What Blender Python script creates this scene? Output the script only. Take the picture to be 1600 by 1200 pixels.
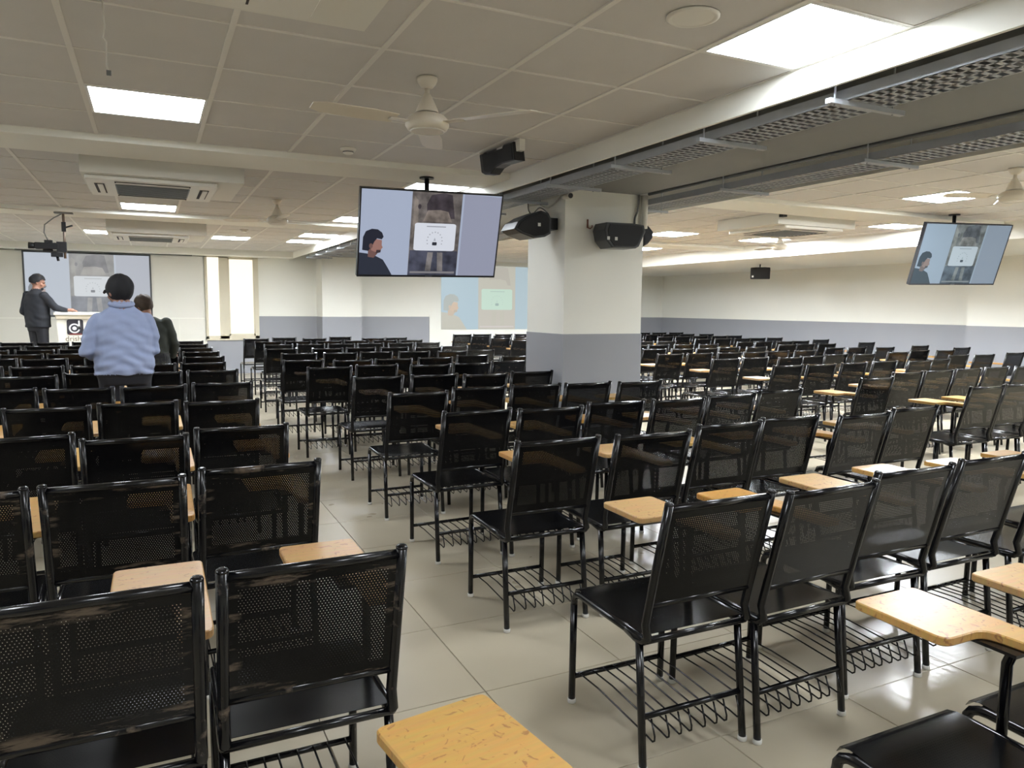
import bpy, bmesh, math, random
from mathutils import Vector, Matrix, kdtree
random.seed(7)
for o in list(bpy.data.objects): bpy.data.objects.remove(o, do_unlink=True)
SC = bpy.context.scene
COL = SC.collection
PI = math.pi

# ------------------------------------------------------------------ camera
FPX = 1156.84; EYE = 1.43
YAW, PITCH, ROLL = .45377278, -.1028105, -.00922209
def _cam_axes():
    f = Vector((math.sin(YAW)*math.cos(PITCH), math.cos(YAW)*math.cos(PITCH), math.sin(PITCH)))
    r = Vector((math.cos(YAW), -math.sin(YAW), 0)); d = f.cross(r)
    c, s = math.cos(ROLL), math.sin(ROLL)
    return c*r+s*d, -s*r+c*d, f
RT, DN, FW = _cam_axes()
cam_d = bpy.data.cameras.new('camera'); cam = bpy.data.objects.new('camera', cam_d); COL.objects.link(cam)
cam_d.sensor_fit = 'HORIZONTAL'; cam_d.sensor_width = 36.0; cam_d.lens = FPX/1600*36; cam_d.clip_start = .02; cam_d.clip_end = 100
mw = Matrix((( RT.x, -DN.x, -FW.x, 0), (RT.y, -DN.y, -FW.y, 0), (RT.z, -DN.z, -FW.z, EYE), (0, 0, 0, 1)))
cam.matrix_world = mw
SC.camera = cam
# world: the hall is closed, only a trace of ambient light
w = bpy.data.worlds.new('world'); SC.world = w; w.use_nodes = True
w.node_tree.nodes['Background'].inputs[0].default_value = (.8, .85, 1, 1); w.node_tree.nodes['Background'].inputs[1].default_value = .05
EXPO = 0.1
PANEL_POWER = 42.0       # lamps of the lectern half
PANEL_POWER_FRONT = 62.0 # lamps near the front wall
PANEL_POWER_DIM = 15.0    # panel behind the television, turned down so the pillar is not overlit
PANEL_POWER_SIDE = 175.0  # stronger panels of the side wall half
vs = SC.view_settings
vs.view_transform = 'Standard'; vs.look = 'None'; vs.gamma = 1; vs.use_curve_mapping = False; vs.exposure = EXPO

# photo pixel -> point on a known plane
def _ray(u, v):
    return RT*((u-800)/FPX) + DN*((v-600)/FPX) + FW
def at_y(u, v, y):
    d = _ray(u, v); t = y/d.y; return Vector((d.x*t, y, d.z*t+EYE))
def at_x(u, v, x):
    d = _ray(u, v); t = x/d.x; return Vector((x, d.y*t, d.z*t+EYE))
def at_z(u, v, z):
    d = _ray(u, v); t = (z-EYE)/d.z; return Vector((d.x*t, d.y*t, z))

# ------------------------------------------------------------------ colour and materials
def lin(c):
    return tuple((x/255/12.92 if x/255 <= .04045 else ((x/255+.055)/1.055)**2.4) for x in c)
MATS = {}
def mat(name, rgb, rough=.5, metal=0, spec=.5, emit=None, noise=0, nscale=30, bump=0, bscale=200, coat=0):
    if name in MATS: return MATS[name]
    m = bpy.data.materials.new(name); m.use_nodes = True; nt = m.node_tree; b = nt.nodes['Principled BSDF']
    c = lin(rgb)
    b.inputs['Base Color'].default_value = (*c, 1); b.inputs['Roughness'].default_value = rough
    b.inputs['Metallic'].default_value = metal; b.inputs['Specular IOR Level'].default_value = spec
    b.inputs['Coat Weight'].default_value = coat
    if emit is not None:
        b.inputs['Emission Color'].default_value = (*c, 1); b.inputs['Emission Strength'].default_value = emit
        b.inputs['Base Color'].default_value = (c[0]*.1, c[1]*.1, c[2]*.1, 1)
    if noise or bump:
        tc = nt.nodes.new('ShaderNodeTexCoord')
    if noise:
        n = nt.nodes.new('ShaderNodeTexNoise'); n.inputs['Scale'].default_value = nscale; n.inputs['Detail'].default_value = 5
        nt.links.new(tc.outputs['Object'], n.inputs['Vector'])
        mx = nt.nodes.new('ShaderNodeMix'); mx.data_type = 'RGBA'
        mx.inputs[6].default_value = (*[x*(1-noise) for x in c], 1); mx.inputs[7].default_value = (*[min(1, x*(1+noise)) for x in c], 1)
        nt.links.new(n.outputs['Fac'], mx.inputs[0]); nt.links.new(mx.outputs[2], b.inputs['Base Color'])
    if bump:
        n2 = nt.nodes.new('ShaderNodeTexNoise'); n2.inputs['Scale'].default_value = bscale
        nt.links.new(tc.outputs['Object'], n2.inputs['Vector'])
        bp = nt.nodes.new('ShaderNodeBump'); bp.inputs['Strength'].default_value = bump; bp.inputs['Distance'].default_value = .002
        nt.links.new(n2.outputs['Fac'], bp.inputs['Height']); nt.links.new(bp.outputs['Normal'], b.inputs['Normal'])
    MATS[name] = m
    return m
def screen_mat(name, rgb, k=1.0):
    """a patch of a lit display: gives off just its own colour"""
    if name in MATS: return MATS[name]
    m = mat(name, rgb, .35, emit=k/2**EXPO)
    if not name.startswith('proj_') and any(q in name for q in ('stone', 'niche', 'block', 'post')):
        nt = m.node_tree; tc = nd(nt, 'ShaderNodeTexCoord'); n = nd(nt, 'ShaderNodeTexNoise'); n.inputs['Scale'].default_value = 4 if name.startswith('front_') else 11; n.inputs['Detail'].default_value = 7; lo_, hi_ = (.8, 1.15) if name.startswith('front_') else (.5, 1.5)
        nt.links.new(tc.outputs['Object'], n.inputs['Vector']); r = nd(nt, 'ShaderNodeValToRGB'); c = lin(rgb)
        r.color_ramp.elements[0].position = .35; r.color_ramp.elements[1].position = .68
        r.color_ramp.elements[0].color = (*[x*lo_ for x in c], 1); r.color_ramp.elements[1].color = (*[x*hi_ for x in c], 1)
        nt.links.new(n.outputs['Fac'], r.inputs[0]); nt.links.new(r.outputs[0], nt.nodes['Principled BSDF'].inputs['Emission Color'])
    m.node_tree.nodes['Principled BSDF'].inputs['Specular IOR Level'].default_value = .2
    return m

def nd(nt, t, **kw):
    n = nt.nodes.new(t)
    for k, v in kw.items(): setattr(n, k, v)
    return n
def mth(nt, op, a, b=None):
    n = nt.nodes.new('ShaderNodeMath'); n.operation = op
    for i, x in enumerate((a, b)):
        if x is None: continue
        if isinstance(x, (int, float)): n.inputs[i].default_value = x
        else: nt.links.new(x, n.inputs[i])
    return n.outputs[0]
def wear_colour(nt, base, worn, lo, hi, scale):
    tc = nd(nt, 'ShaderNodeTexCoord'); oi = nd(nt, 'ShaderNodeObjectInfo')
    ad = nd(nt, 'ShaderNodeVectorMath', operation='ADD'); sc = nd(nt, 'ShaderNodeVectorMath', operation='SCALE')
    nt.links.new(oi.outputs['Location'], sc.inputs[0]); sc.inputs['Scale'].default_value = 3.7
    nt.links.new(tc.outputs['Object'], ad.inputs[0]); nt.links.new(sc.outputs[0], ad.inputs[1])
    n = nd(nt, 'ShaderNodeTexNoise'); n.inputs['Scale'].default_value = scale; n.inputs['Detail'].default_value = 8; n.inputs['Roughness'].default_value = .65
    nt.links.new(ad.outputs[0], n.inputs['Vector'])
    r = nd(nt, 'ShaderNodeValToRGB'); r.color_ramp.elements[0].position = lo; r.color_ramp.elements[1].position = hi
    r.color_ramp.elements[0].color = (*base, 1); r.color_ramp.elements[1].color = (*worn, 1)
    nt.links.new(n.outputs['Fac'], r.inputs[0])
    return r.outputs[0], tc
def make_black_frame(name, lo, hi):
    m = bpy.data.materials.new(name); m.use_nodes = True; nt = m.node_tree; b = nt.nodes['Principled BSDF']
    c, _ = wear_colour(nt, (.004, .004, .005), (.12, .092, .07), lo, hi, 8)
    nt.links.new(c, b.inputs['Base Color']); b.inputs['Roughness'].default_value = .2; b.inputs['Specular IOR Level'].default_value = .42
    return m
def make_perforated(name, ax2, xlim, lo, hi, pitch=.0075, rad=.00078, worn=0):
    """black sheet steel punched with staggered round holes; the holes let light through"""
    m = bpy.data.materials.new(name); m.use_nodes = True; nt = m.node_tree; b = nt.nodes['Principled BSDF']
    c, tc = wear_colour(nt, (.0035, .0035, .004), (.045, .038, .03), .70, .82, 14)
    b.inputs['Roughness'].default_value = .22; b.inputs['Specular IOR Level'].default_value = .22
    sp = nd(nt, 'ShaderNodeSeparateXYZ'); nt.links.new(tc.outputs['Object'], sp.inputs[0])
    x = sp.outputs[0]; y = sp.outputs[ax2]
    # paint rubbed off in streaks along the edges of the sheet
    edge = mth(nt, 'MAXIMUM', mth(nt, 'SUBTRACT', mth(nt, 'ABSOLUTE', x), xlim-.012), mth(nt, 'MAXIMUM', mth(nt, 'SUBTRACT', lo+.006, y), mth(nt, 'SUBTRACT', y, hi-.012)))
    edge = mth(nt, 'MINIMUM', mth(nt, 'MAXIMUM', mth(nt, 'MULTIPLY', edge, 60), 0), 1)
    oi = nd(nt, 'ShaderNodeObjectInfo'); ad = nd(nt, 'ShaderNodeVectorMath', operation='ADD'); sc = nd(nt, 'ShaderNodeVectorMath', operation='SCALE'); sc.inputs['Scale'].default_value = 7.1
    nt.links.new(oi.outputs['Location'], sc.inputs[0]); nt.links.new(tc.outputs['Object'], ad.inputs[0]); nt.links.new(sc.outputs[0], ad.inputs[1])
    n = nd(nt, 'ShaderNodeTexNoise'); n.inputs['Scale'].default_value = 11; n.inputs['Detail'].default_value = 9; n.inputs['Roughness'].default_value = .7
    mp = nd(nt, 'ShaderNodeMapping'); mp.inputs['Scale'].default_value = (.45, 1, 2.6); nt.links.new(ad.outputs[0], mp.inputs[0]); nt.links.new(mp.outputs[0], n.inputs['Vector'])
    st = mth(nt, 'MINIMUM', mth(nt, 'MAXIMUM', mth(nt, 'MULTIPLY', mth(nt, 'SUBTRACT', n.outputs['Fac'], .525), 9), 0), .8)
    mk = nd(nt, 'ShaderNodeMix', data_type='RGBA'); mk.inputs[7].default_value = (.15, .115, .085, 1)
    nt.links.new(mth(nt, 'MULTIPLY', mth(nt, 'MULTIPLY', edge, st), worn), mk.inputs[0]); nt.links.new(c, mk.inputs[6]); nt.links.new(mk.outputs[2], b.inputs['Base Color'])
    pz = pitch*1.732
    def dot(off):
        u = mth(nt, 'SUBTRACT', mth(nt, 'FRACT', mth(nt, 'ADD', mth(nt, 'DIVIDE', x, pitch), 100+off)), .5)
        v = mth(nt, 'SUBTRACT', mth(nt, 'FRACT', mth(nt, 'ADD', mth(nt, 'DIVIDE', y, pz), 100+off)), .5)
        u = mth(nt, 'MULTIPLY', u, pitch); v = mth(nt, 'MULTIPLY', v, pz)
        return mth(nt, 'SQRT', mth(nt, 'ADD', mth(nt, 'MULTIPLY', u, u), mth(nt, 'MULTIPLY', v, v)))
    h = mth(nt, 'LESS_THAN', mth(nt, 'MINIMUM', dot(0), dot(.5)), rad)
    for cond in (mth(nt, 'LESS_THAN', mth(nt, 'ABSOLUTE', x), xlim), mth(nt, 'GREATER_THAN', y, lo), mth(nt, 'LESS_THAN', y, hi)):
        h = mth(nt, 'MULTIPLY', h, cond)
    tr = nd(nt, 'ShaderNodeBsdfTransparent'); mx = nd(nt, 'ShaderNodeMixShader')
    nt.links.new(h, mx.inputs[0]); nt.links.new(b.outputs[0], mx.inputs[1]); nt.links.new(tr.outputs[0], mx.inputs[2])
    nt.links.new(mx.outputs[0], nt.nodes['Material Output'].inputs['Surface'])
    return m
def make_wood():
    m = bpy.data.materials.new('varnished_tablet_board'); m.use_nodes = True; nt = m.node_tree; b = nt.nodes['Principled BSDF']
    tc = nd(nt, 'ShaderNodeTexCoord'); oi = nd(nt, 'ShaderNodeObjectInfo')
    sc = nd(nt, 'ShaderNodeVectorMath', operation='SCALE'); sc.inputs['Scale'].default_value = 5.3
    ad = nd(nt, 'ShaderNodeVectorMath', operation='ADD')
    nt.links.new(oi.outputs['Location'], sc.inputs[0]); nt.links.new(tc.outputs['Object'], ad.inputs[0]); nt.links.new(sc.outputs[0], ad.inputs[1])
    mp = nd(nt, 'ShaderNodeMapping'); mp.inputs['Scale'].default_value = (6, 40, 6); nt.links.new(ad.outputs[0], mp.inputs[0])
    n = nd(nt, 'ShaderNodeTexNoise'); n.inputs['Scale'].default_value = 2.2; n.inputs['Detail'].default_value = 6; nt.links.new(mp.outputs[0], n.inputs['Vector'])
    hue = nd(nt, 'ShaderNodeValToRGB'); e = hue.color_ramp.elements
    e[0].position = 0; e[0].color = (*lin((196, 142, 68)), 1); e[1].position = 1; e[1].color = (*lin((208, 172, 122)), 1)
    k = e.new(.35); k.color = (*lin((208, 166, 96)), 1); k = e.new(.7); k.color = (*lin((204, 156, 96)), 1)
    nt.links.new(oi.outputs['Random'], hue.inputs[0])
    mx = nd(nt, 'ShaderNodeMix', data_type='RGBA', blend_type='MULTIPLY'); mx.inputs[0].default_value = .35
    nt.links.new(hue.outputs[0], mx.inputs[6]); nt.links.new(n.outputs['Color'], mx.inputs[7])
    # pen marks and scratches
    n2 = nd(nt, 'ShaderNodeTexNoise'); n2.inputs['Scale'].default_value = 26; n2.inputs['Detail'].default_value = 6; n2.inputs['Distortion'].default_value = 2.5
    nt.links.new(ad.outputs[0], n2.inputs['Vector'])
    r = nd(nt, 'ShaderNodeValToRGB'); r.color_ramp.elements[0].position = .60; r.color_ramp.elements[1].position = .66; nt.links.new(n2.outputs['Fac'], r.inputs[0])
    mk = nd(nt, 'ShaderNodeMix', data_type='RGBA'); mk.inputs[7].default_value = (*lin((120, 60, 50)), 1)
    f = mth(nt, 'MULTIPLY', r.outputs[0], .55); nt.links.new(f, mk.inputs[0]); nt.links.new(mx.outputs[2], mk.inputs[6])
    nt.links.new(mk.outputs[2], b.inputs['Base Color']); b.inputs['Roughness'].default_value = .35
    return m
def make_floor_tile():
    m = bpy.data.materials.new('cream_vitrified_tile'); m.use_nodes = True; nt = m.node_tree; b = nt.nodes['Principled BSDF']
    tc = nd(nt, 'ShaderNodeTexCoord'); g = nd(nt, 'ShaderNodeNewGeometry')
    n = nd(nt, 'ShaderNodeTexNoise'); n.inputs['Scale'].default_value = 2.3; n.inputs['Detail'].default_value = 9; nt.links.new(g.outputs['Position'], n.inputs['Vector'])
    r = nd(nt, 'ShaderNodeValToRGB'); r.color_ramp.elements[0].position = .3; r.color_ramp.elements[1].position = .72
    r.color_ramp.elements[0].color = (*lin((172, 162, 141)), 1); r.color_ramp.elements[1].color = (*lin((178, 168, 147)), 1)
    nt.links.new(n.outputs['Fac'], r.inputs[0]); nt.links.new(r.outputs[0], b.inputs['Base Color'])
    n3 = nd(nt, 'ShaderNodeTexNoise'); n3.inputs['Scale'].default_value = 5; nt.links.new(g.outputs['Position'], n3.inputs['Vector'])
    rr = mth(nt, 'ADD', mth(nt, 'MULTIPLY', n3.outputs['Fac'], .05), .26); nt.links.new(rr, b.inputs['Roughness'])
    b.inputs['Specular IOR Level'].default_value = .45
    return m
BLACK = make_black_frame('black_enamel_tube', .66, .76)
BLACK_WORN = make_black_frame('black_enamel_tube_worn', .56, .66)
PERF_BACK = make_perforated('punched_black_back_sheet', 2, .168, .572, .822)
PERF_BACK_WORN = make_perforated('punched_black_back_sheet_worn', 2, .168, .572, .822, rad=.00092, worn=.85)
PERF_SEAT = make_perforated('punched_black_seat_sheet', 1, .15, .05, .36)
WOOD = make_wood()
TILE = make_floor_tile()
CREAM = mat('cream_wall_paint', (238, 237, 228), .6, noise=.03, nscale=1.5)
WHITE = mat('white_paint', (224, 222, 213), .5, noise=.03, nscale=2)
GREY = mat('grey_dado_paint', (150, 152, 158), .55, noise=.05, nscale=1.2)
BEAMG = mat('grey_beam_paint', (124, 126, 126), .6, noise=.06, nscale=3)
CEIL = mat('ceiling_board', (207, 204, 200), .8, noise=.04, nscale=4, bump=.15, bscale=90)
TBAR = mat('ceiling_runner_white', (226, 223, 216), .45)
VOID = mat('dark_soffit_void', (40, 41, 48), .9)
TRAYM = mat('galvanised_tray', (172, 176, 182), .45, metal=.15, noise=.1, nscale=12)
DARKPL = mat('black_plastic', (26, 27, 31), .45, bump=.2, bscale=300)
GRILLE = mat('black_speaker_grille', (20, 21, 25), .7, bump=.5, bscale=500)
GREYPL = mat('grey_plastic', (110, 112, 112), .5)
WPL = mat('white_plastic', (226, 223, 214), .35)
PANEL = mat('led_panel_diffuser', (243, 249, 255), .5, emit=PANEL_POWER)
PANEL_F = mat('led_panel_diffuser_front', (243, 249, 255), .5, emit=PANEL_POWER_FRONT)
PANEL_D = mat('led_panel_diffuser_dim', (243, 249, 255), .5, emit=PANEL_POWER_DIM)
PANEL_S = mat('led_panel_diffuser_side', (243, 249, 255), .5, emit=PANEL_POWER_SIDE)
PFRAME = mat('led_panel_frame', (240, 240, 238), .4)
RUB = mat('white_rubber_foot', (205, 203, 196), .6)
TAG = mat('white_sticker', (225, 225, 222), .6)

# ------------------------------------------------------------------ mesh building
class MB:
    def __init__(s): s.v = []; s.f = []; s.mi = []; s.sm = []; s.mats = []
    def _m(s, m):
        if m is None: return 0
        if m not in s.mats: s.mats.append(m)
        return s.mats.index(m)
    def face(s, idx, m=None, sm=False): s.f.append(idx); s.mi.append(s._m(m)); s.sm.append(sm)
    def poly(s, pts, m=None):
        b = len(s.v); s.v += [tuple(p) for p in pts]; s.face(list(range(b, b+len(pts))), m); return s
    def box(s, lo, hi, m=None, rot=None, org=None):
        b = len(s.v)
        for z in (lo[2], hi[2]):
            for y in (lo[1], hi[1]):
                for x in (lo[0], hi[0]):
                    p = Vector((x, y, z))
                    if rot: p = rot @ (p-Vector(org))+Vector(org)
                    s.v.append(tuple(p))
        for q in ((0, 2, 3, 1), (4, 5, 7, 6), (0, 1, 5, 4), (2, 6, 7, 3), (0, 4, 6, 2), (1, 3, 7, 5)): s.face([b+i for i in q], m)
        return s
    def prism(s, pts, a, b_, m=None, axis='z', cham=0):
        """polygon extruded along an axis; pts are in the two other axes"""
        def mk(p, h):
            return {'z': (p[0], p[1], h), 'y': (p[0], h, p[1]), 'x': (h, p[0], p[1])}[axis]
        n = len(pts); levels = [(a, pts), (b_, pts)]
        if cham:
            cx = sum(p[0] for p in pts)/n; cy = sum(p[1] for p in pts)/n
            ins = []
            for i in range(n):
                p = Vector(pts[i]); q = Vector(pts[i-1]); r = Vector(pts[(i+1) % n])
                d1 = (p-q).normalized(); d2 = (r-p).normalized(); nn = Vector((-(d1.y+d2.y), d1.x+d2.x))
                ar = sum(pts[k][0]*pts[(k+1) % n][1]-pts[(k+1) % n][0]*pts[k][1] for k in range(n))
                if nn.length > 0: nn.normalize()
                if ar < 0: nn = -nn
                ins.append(tuple(p+nn*cham))
            d = cham if b_ > a else -cham
            levels = [(a, ins), (a+d, pts), (b_-d, pts), (b_, ins)]
        base = len(s.v)
        for h, pp in levels: s.v += [mk(p, h) for p in pp]
        for L in range(len(levels)-1):
            for i in range(n):
                j = (i+1) % n
                s.face([base+L*n+i, base+L*n+j, base+(L+1)*n+j, base+(L+1)*n+i], m)
        s.face([base+i for i in range(n)][::-1], m); s.face([base+(len(levels)-1)*n+i for i in range(n)], m)
        return s
    def tube(s, pts, r, m=None, seg=8, caps=True):
        pts = [Vector(p) for p in pts]; n = len(pts); base = len(s.v)
        rs = r if isinstance(r, (list, tuple)) else [r]*n
        t0 = (pts[1]-pts[0]).normalized()
        up = Vector((0, 0, 1)) if abs(t0.z) < .9 else Vector((1, 0, 0))
        nrm = t0.cross(up).normalized()
        for i, p in enumerate(pts):
            t = ((pts[min(i+1, n-1)]-pts[i]).normalized()+(pts[i]-pts[max(i-1, 0)]).normalized())
            t = t.normalized() if t.length > 1e-6 else t0
            nrm = (nrm-t*nrm.dot(t)); nrm.normalize(); bn = t.cross(nrm)
            for k in range(seg):
                a = 2*PI*k/seg
                s.v.append(tuple(p+(nrm*math.cos(a)+bn*math.sin(a))*rs[i]))
        for i in range(n-1):
            for k in range(seg):
                k2 = (k+1) % seg
                s.face([base+i*seg+k, base+i*seg+k2, base+(i+1)*seg+k2, base+(i+1)*seg+k], m, True)
        if caps:
            s.face([base+k for k in range(seg)][::-1], m); s.face([base+(n-1)*seg+k for k in range(seg)], m)
        return s
    def lathe(s, prof, c=(0, 0, 0), m=None, seg=24, sm=True):
        base = len(s.v); n = len(prof)
        for r, z in prof:
            for k in range(seg):
                a = 2*PI*k/seg; s.v.append((c[0]+r*math.cos(a), c[1]+r*math.sin(a), c[2]+z))
        for i in range(n-1):
            for k in range(seg):
                k2 = (k+1) % seg
                s.face([base+i*seg+k, base+i*seg+k2, base+(i+1)*seg+k2, base+(i+1)*seg+k], m, sm)
        s.face([base+k for k in range(seg)][::-1], m); s.face([base+(n-1)*seg+k for k in range(seg)], m)
        return s
    def mesh(s, name, m=None):
        me = bpy.data.meshes.new(name); me.from_pydata(s.v, [], s.f)
        for mm in (s.mats or [m]): me.materials.append(mm)
        if s.mats: me.polygons.foreach_set('material_index', s.mi)
        me.polygons.foreach_set('use_smooth', s.sm)
        bm = bmesh.new(); bm.from_mesh(me); bmesh.ops.recalc_face_normals(bm, faces=bm.faces); bm.to_mesh(me); bm.free()
        me.update(); return me
    def build(s, name, m=None, parent=None):
        return link(name, s.mesh(name, m), parent)
def link(name, me, parent=None):
    o = bpy.data.objects.new(name, me); COL.objects.link(o)
    if parent: o.parent = parent
    return o
def tag(o, label=None, cat=None, group=None, kind=None):
    for k, v in (('label', label), ('category', cat), ('group', group), ('kind', kind)):
        if v: o[k] = v
    return o
def empty(name, loc=(0, 0, 0), rz=0, label=None, cat=None, group=None, kind=None):
    o = bpy.data.objects.new(name, None); COL.objects.link(o); o.location = loc; o.rotation_euler = (0, 0, rz); o.empty_display_size = .1
    return tag(o, label, cat, group, kind)
def rrect(x0, y0, x1, y1, r, n=4):
    out = []
    for cx, cy, a0 in ((x1-r, y1-r, 0), (x0+r, y1-r, 90), (x0+r, y0+r, 180), (x1-r, y0+r, 270)):
        for k in range(n+1):
            a = math.radians(a0+90*k/n); out.append((cx+r*math.cos(a), cy+r*math.sin(a)))
    return out
def round_poly(pts, rads, n=5):
    out = []; N = len(pts)
    for i in range(N):
        p = Vector(pts[i]); a = (Vector(pts[i-1])-p).normalized(); b = (Vector(pts[(i+1) % N])-p).normalized(); r = rads[i]
        if r == 0: out.append(tuple(p)); continue
        p0 = p+a*r; p1 = p+b*r
        for k in range(n+1):
            t = k/n; out.append(tuple((1-t)**2*p0+2*t*(1-t)*p+t*t*p1))
    return out
def ellipse(cx, cy, rx, ry, n=24, a0=0, a1=360):
    return [(cx+rx*math.cos(math.radians(a0+(a1-a0)*k/n)), cy+ry*math.sin(math.radians(a0+(a1-a0)*k/n))) for k in range(n if a1-a0 == 360 else n+1)]
#== STRUCTURE ==
# ------------------------------------------------------------------ room shell
XL, XR, YB, YF = -3.3, 12.6, -3.2, 16.5
HC = 2.53            # board ceiling
ZT = 3.0             # slab above
SOF_L, SOF_R = 2.71, 4.78    # edges of the open strip between the two board ceilings
SOF_X = 9.4          # bulkhead along the side wall

# floor: grout bed with a tile grid; near tiles one by one
TP = .6; TX0, TY0 = 1.077, 1.81
floor = tag(MB().box((XL, YB, -.12), (XR, YF, -.012)).build('floor', mat('grout', (120, 110, 95), .9)), 'cream glossy floor tiles laid square with thin dark joints', 'floor', kind='structure')
def tile_mesh(mb, x0, y0, x1, y1):
    g = .0017; c = .0012
    a, b_ = (x0+g, y0+g), (x1-g, y1-g); n = len(mb.v)
    for z, k in ((-.013, 0), (-c, 0), (0, c)):
        mb.v += [(a[0]+k, a[1]+k, z), (b_[0]-k, a[1]+k, z), (b_[0]-k, b_[1]-k, z), (a[0]+k, b_[1]-k, z)]
    for L in (0, 4):
        for i in range(4): mb.face([n+L+i, n+L+(i+1) % 4, n+L+4+(i+1) % 4, n+L+4+i])
    mb.face([n+8, n+9, n+10, n+11])
one = MB(); tile_mesh(one, 0, 0, TP, TP); one_me = one.mesh('floor_tile', TILE)
rest = MB()
kx0 = math.floor((XL-TX0)/TP); kx1 = math.ceil((XR-TX0)/TP); ky0 = math.floor((YB-TY0)/TP); ky1 = math.ceil((YF-TY0)/TP)
for i in range(kx0, kx1):
    for j in range(ky0, ky1):
        x0, y0 = TX0+i*TP, TY0+j*TP
        near = -.8 < x0 < 6.3 and .5 < y0 < 7.4 and x0 > -.16*y0-.9 and x0 < 1.6*y0+1.6
        if near:
            t = link('floor_tile', one_me, floor); t.location = (x0, y0, 0)
        else:
            a, b_, c, d = max(x0, XL), max(y0, YB), min(x0+TP, XR), min(y0+TP, YF)
            if c-a > .02 and d-b_ > .02: tile_mesh(rest, a, b_, c, d)
tag(rest.build('floor_tile_field', TILE, floor), kind='stuff')

# walls
def wall(name, lo, hi, label, m=CREAM):
    return tag(MB().box(lo, hi).build(name, m), label, 'wall', kind='structure')
wf = wall('wall_front', (XL-.15, YF, -.12), (XR+.15, YF+.15, ZT), 'cream front wall with grey painted dado behind the lectern')
wr = wall('wall_right', (XR, YB, -.12), (XR+.15, YF, ZT), 'long cream side wall with grey painted dado')
wl = wall('wall_left', (XL-.15, YB, -.12), (XL, YF, ZT), 'cream side wall beside the lectern block')
wb = wall('wall_back', (XL-.15, YB-.15, -.12), (XR+.15, YB, ZT), 'cream back wall of the hall')
DZ = 1.2
def dado(parent, lo, hi, axis):
    MB().box(lo, hi).build('dado_panel', GREY, parent)
    l2, h2 = list(lo), list(hi); l2[2] = hi[2]; h2[2] = hi[2]+.035
    k = {'-y': 1, '-x': 0, '+x': 0, '+y': 1}[axis]
    if axis[0] == '-': l2[k] -= .008
    else: h2[k] += .008
    MB().box(l2, h2).build('dado_rail', CREAM, parent)
dado(wf, (2.06, YF-.012, 0), (3.28, YF, DZ), '-y')
dado(wf, (4.10, YF-.012, 0), (5.87, YF, DZ), '-y')
MB().box((5.87, YF-.03, 0), (5.94, YF, DZ+.035)).build('door_casing', CREAM, wf)
dado(wf, (9.0, YF-.012, 0), (XR, YF, DZ), '-y')
MB().box((1.04, YF-.012, 0), (2.06, YF, .72)).build('dado_panel', GREY, wf)
dado(wr, (XR-.012, YB, 0), (XR, 6.15, DZ), '-x')
dado(wr, (XR-.012, 7.8, 0), (XR, YF-.012, DZ), '-x')
dado(wl, (XL, YB, 0), (XL+.012, YF-2.6, DZ), '+x')
# stage backdrop: cream boarding behind the lectern, and the low dais
bd = tag(MB().box((XL, YF-.10, 0), (1.0, YF, 2.40)).build('wall_backdrop', WHITE), 'smooth cream boarding behind the lectern', 'wall', kind='structure')
MB().box((XL, YF-.112, 1.145), (-1.62, YF-.10, 1.165)).build('ledge', CREAM, bd)
MB().box((.17, YF-.112, 1.145), (1.0, YF-.10, 1.165)).build('ledge', CREAM, bd)
MB().box((.52, YF-.106, .2), (.527, YF-.10, 1.145)).build('board_joint', CREAM, bd)
dais = tag(MB().box((XL, 13.15, 0), (1.0, YF-.1, .19), mat('dais_laminate', (196, 188, 170), .4)).build('dais'), 'low platform under the lectern', 'platform', kind='structure')

# pillars
def pillar(name, x0, x1, y0, y1, zt, label):
    p = tag(MB().box((x0, y0, 0), (x1, y1, zt)).build(name, CREAM), label, 'pillar', kind='structure')
    e = .006
    MB().prism([(x0-e, y0-e), (x1+e, y0-e), (x1+e, y1+e), (x0-e, y1+e)], 0, DZ, None).build('dado_panel', GREY, p)
    return p
PX0, PX1, PY0, PY1 = 3.28, 4.11, 5.70, 6.40
pil = pillar('pillar', PX0, PX1, PY0, PY1, 2.462, 'thick cream pillar with grey lower half, two loudspeakers mounted near its top')
pil2 = pillar('pillar', PX0, PX1, 15.9, YF, 2.462, 'half pillar standing out of the front wall beside the frosted window')
pil3 = pillar('pillar', 12.2, XR, 6.15, 7.8, 2.4, 'shallow cream pilaster standing out of the side wall')

# ceiling: slab over everything, boards in a runner grid, beams, bulkheads
slab = tag(MB().box((XL-.15, YB-.15, ZT), (XR+.15, YF+.15, ZT+.15)).build('ceiling', VOID), 'low suspended ceiling of square boards in a white runner grid', 'ceiling', kind='structure')
zones_y = [(YB, 5.63, 4.42), (6.2, 10.05, 6.25), (10.65, YF, 10.5)]
zones_x = [(XL, SOF_L, .335-.605), (SOF_R, SOF_X, 6.66)]
TQ = .605
LIGHTS = [(-.27, 4.42), (2.15, 2.02), (-.27, 9.25), (2.15, 9.25), (2.15, 11.7), (2.15, 12.9), (.94, 12.9), (-.875, 12.9),
          (-.27, -.38), (2.15, -.38), (-2.69, 2.02), (-2.69, 6.85), (-2.69, 11.7),  # unseen panels added behind and beside the view for more light
          (6.66, 4.42), (6.66, 8.65), (8.75, 8.65), (8.75, 6.25), (8.15, 11.1), (8.75, 2.02), (5.45, -.38), (2.15, 6.25), (7.26, .22), (8.75, -1.6), (6.66, 11.1), (7.26, 12.3), (5.45, 8.65)]  # includes unseen panels added to brighten the side wall half
ACS = [(-.43, 1.55), (-.43, 6.4), (-.43, 11.15), (6.4, 6.3)]
def is_light(x, y):
    for a, b_ in LIGHTS:
        if abs(a-x) < .31 and abs(b_-y) < .31: return (a, b_)
    return None
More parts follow.
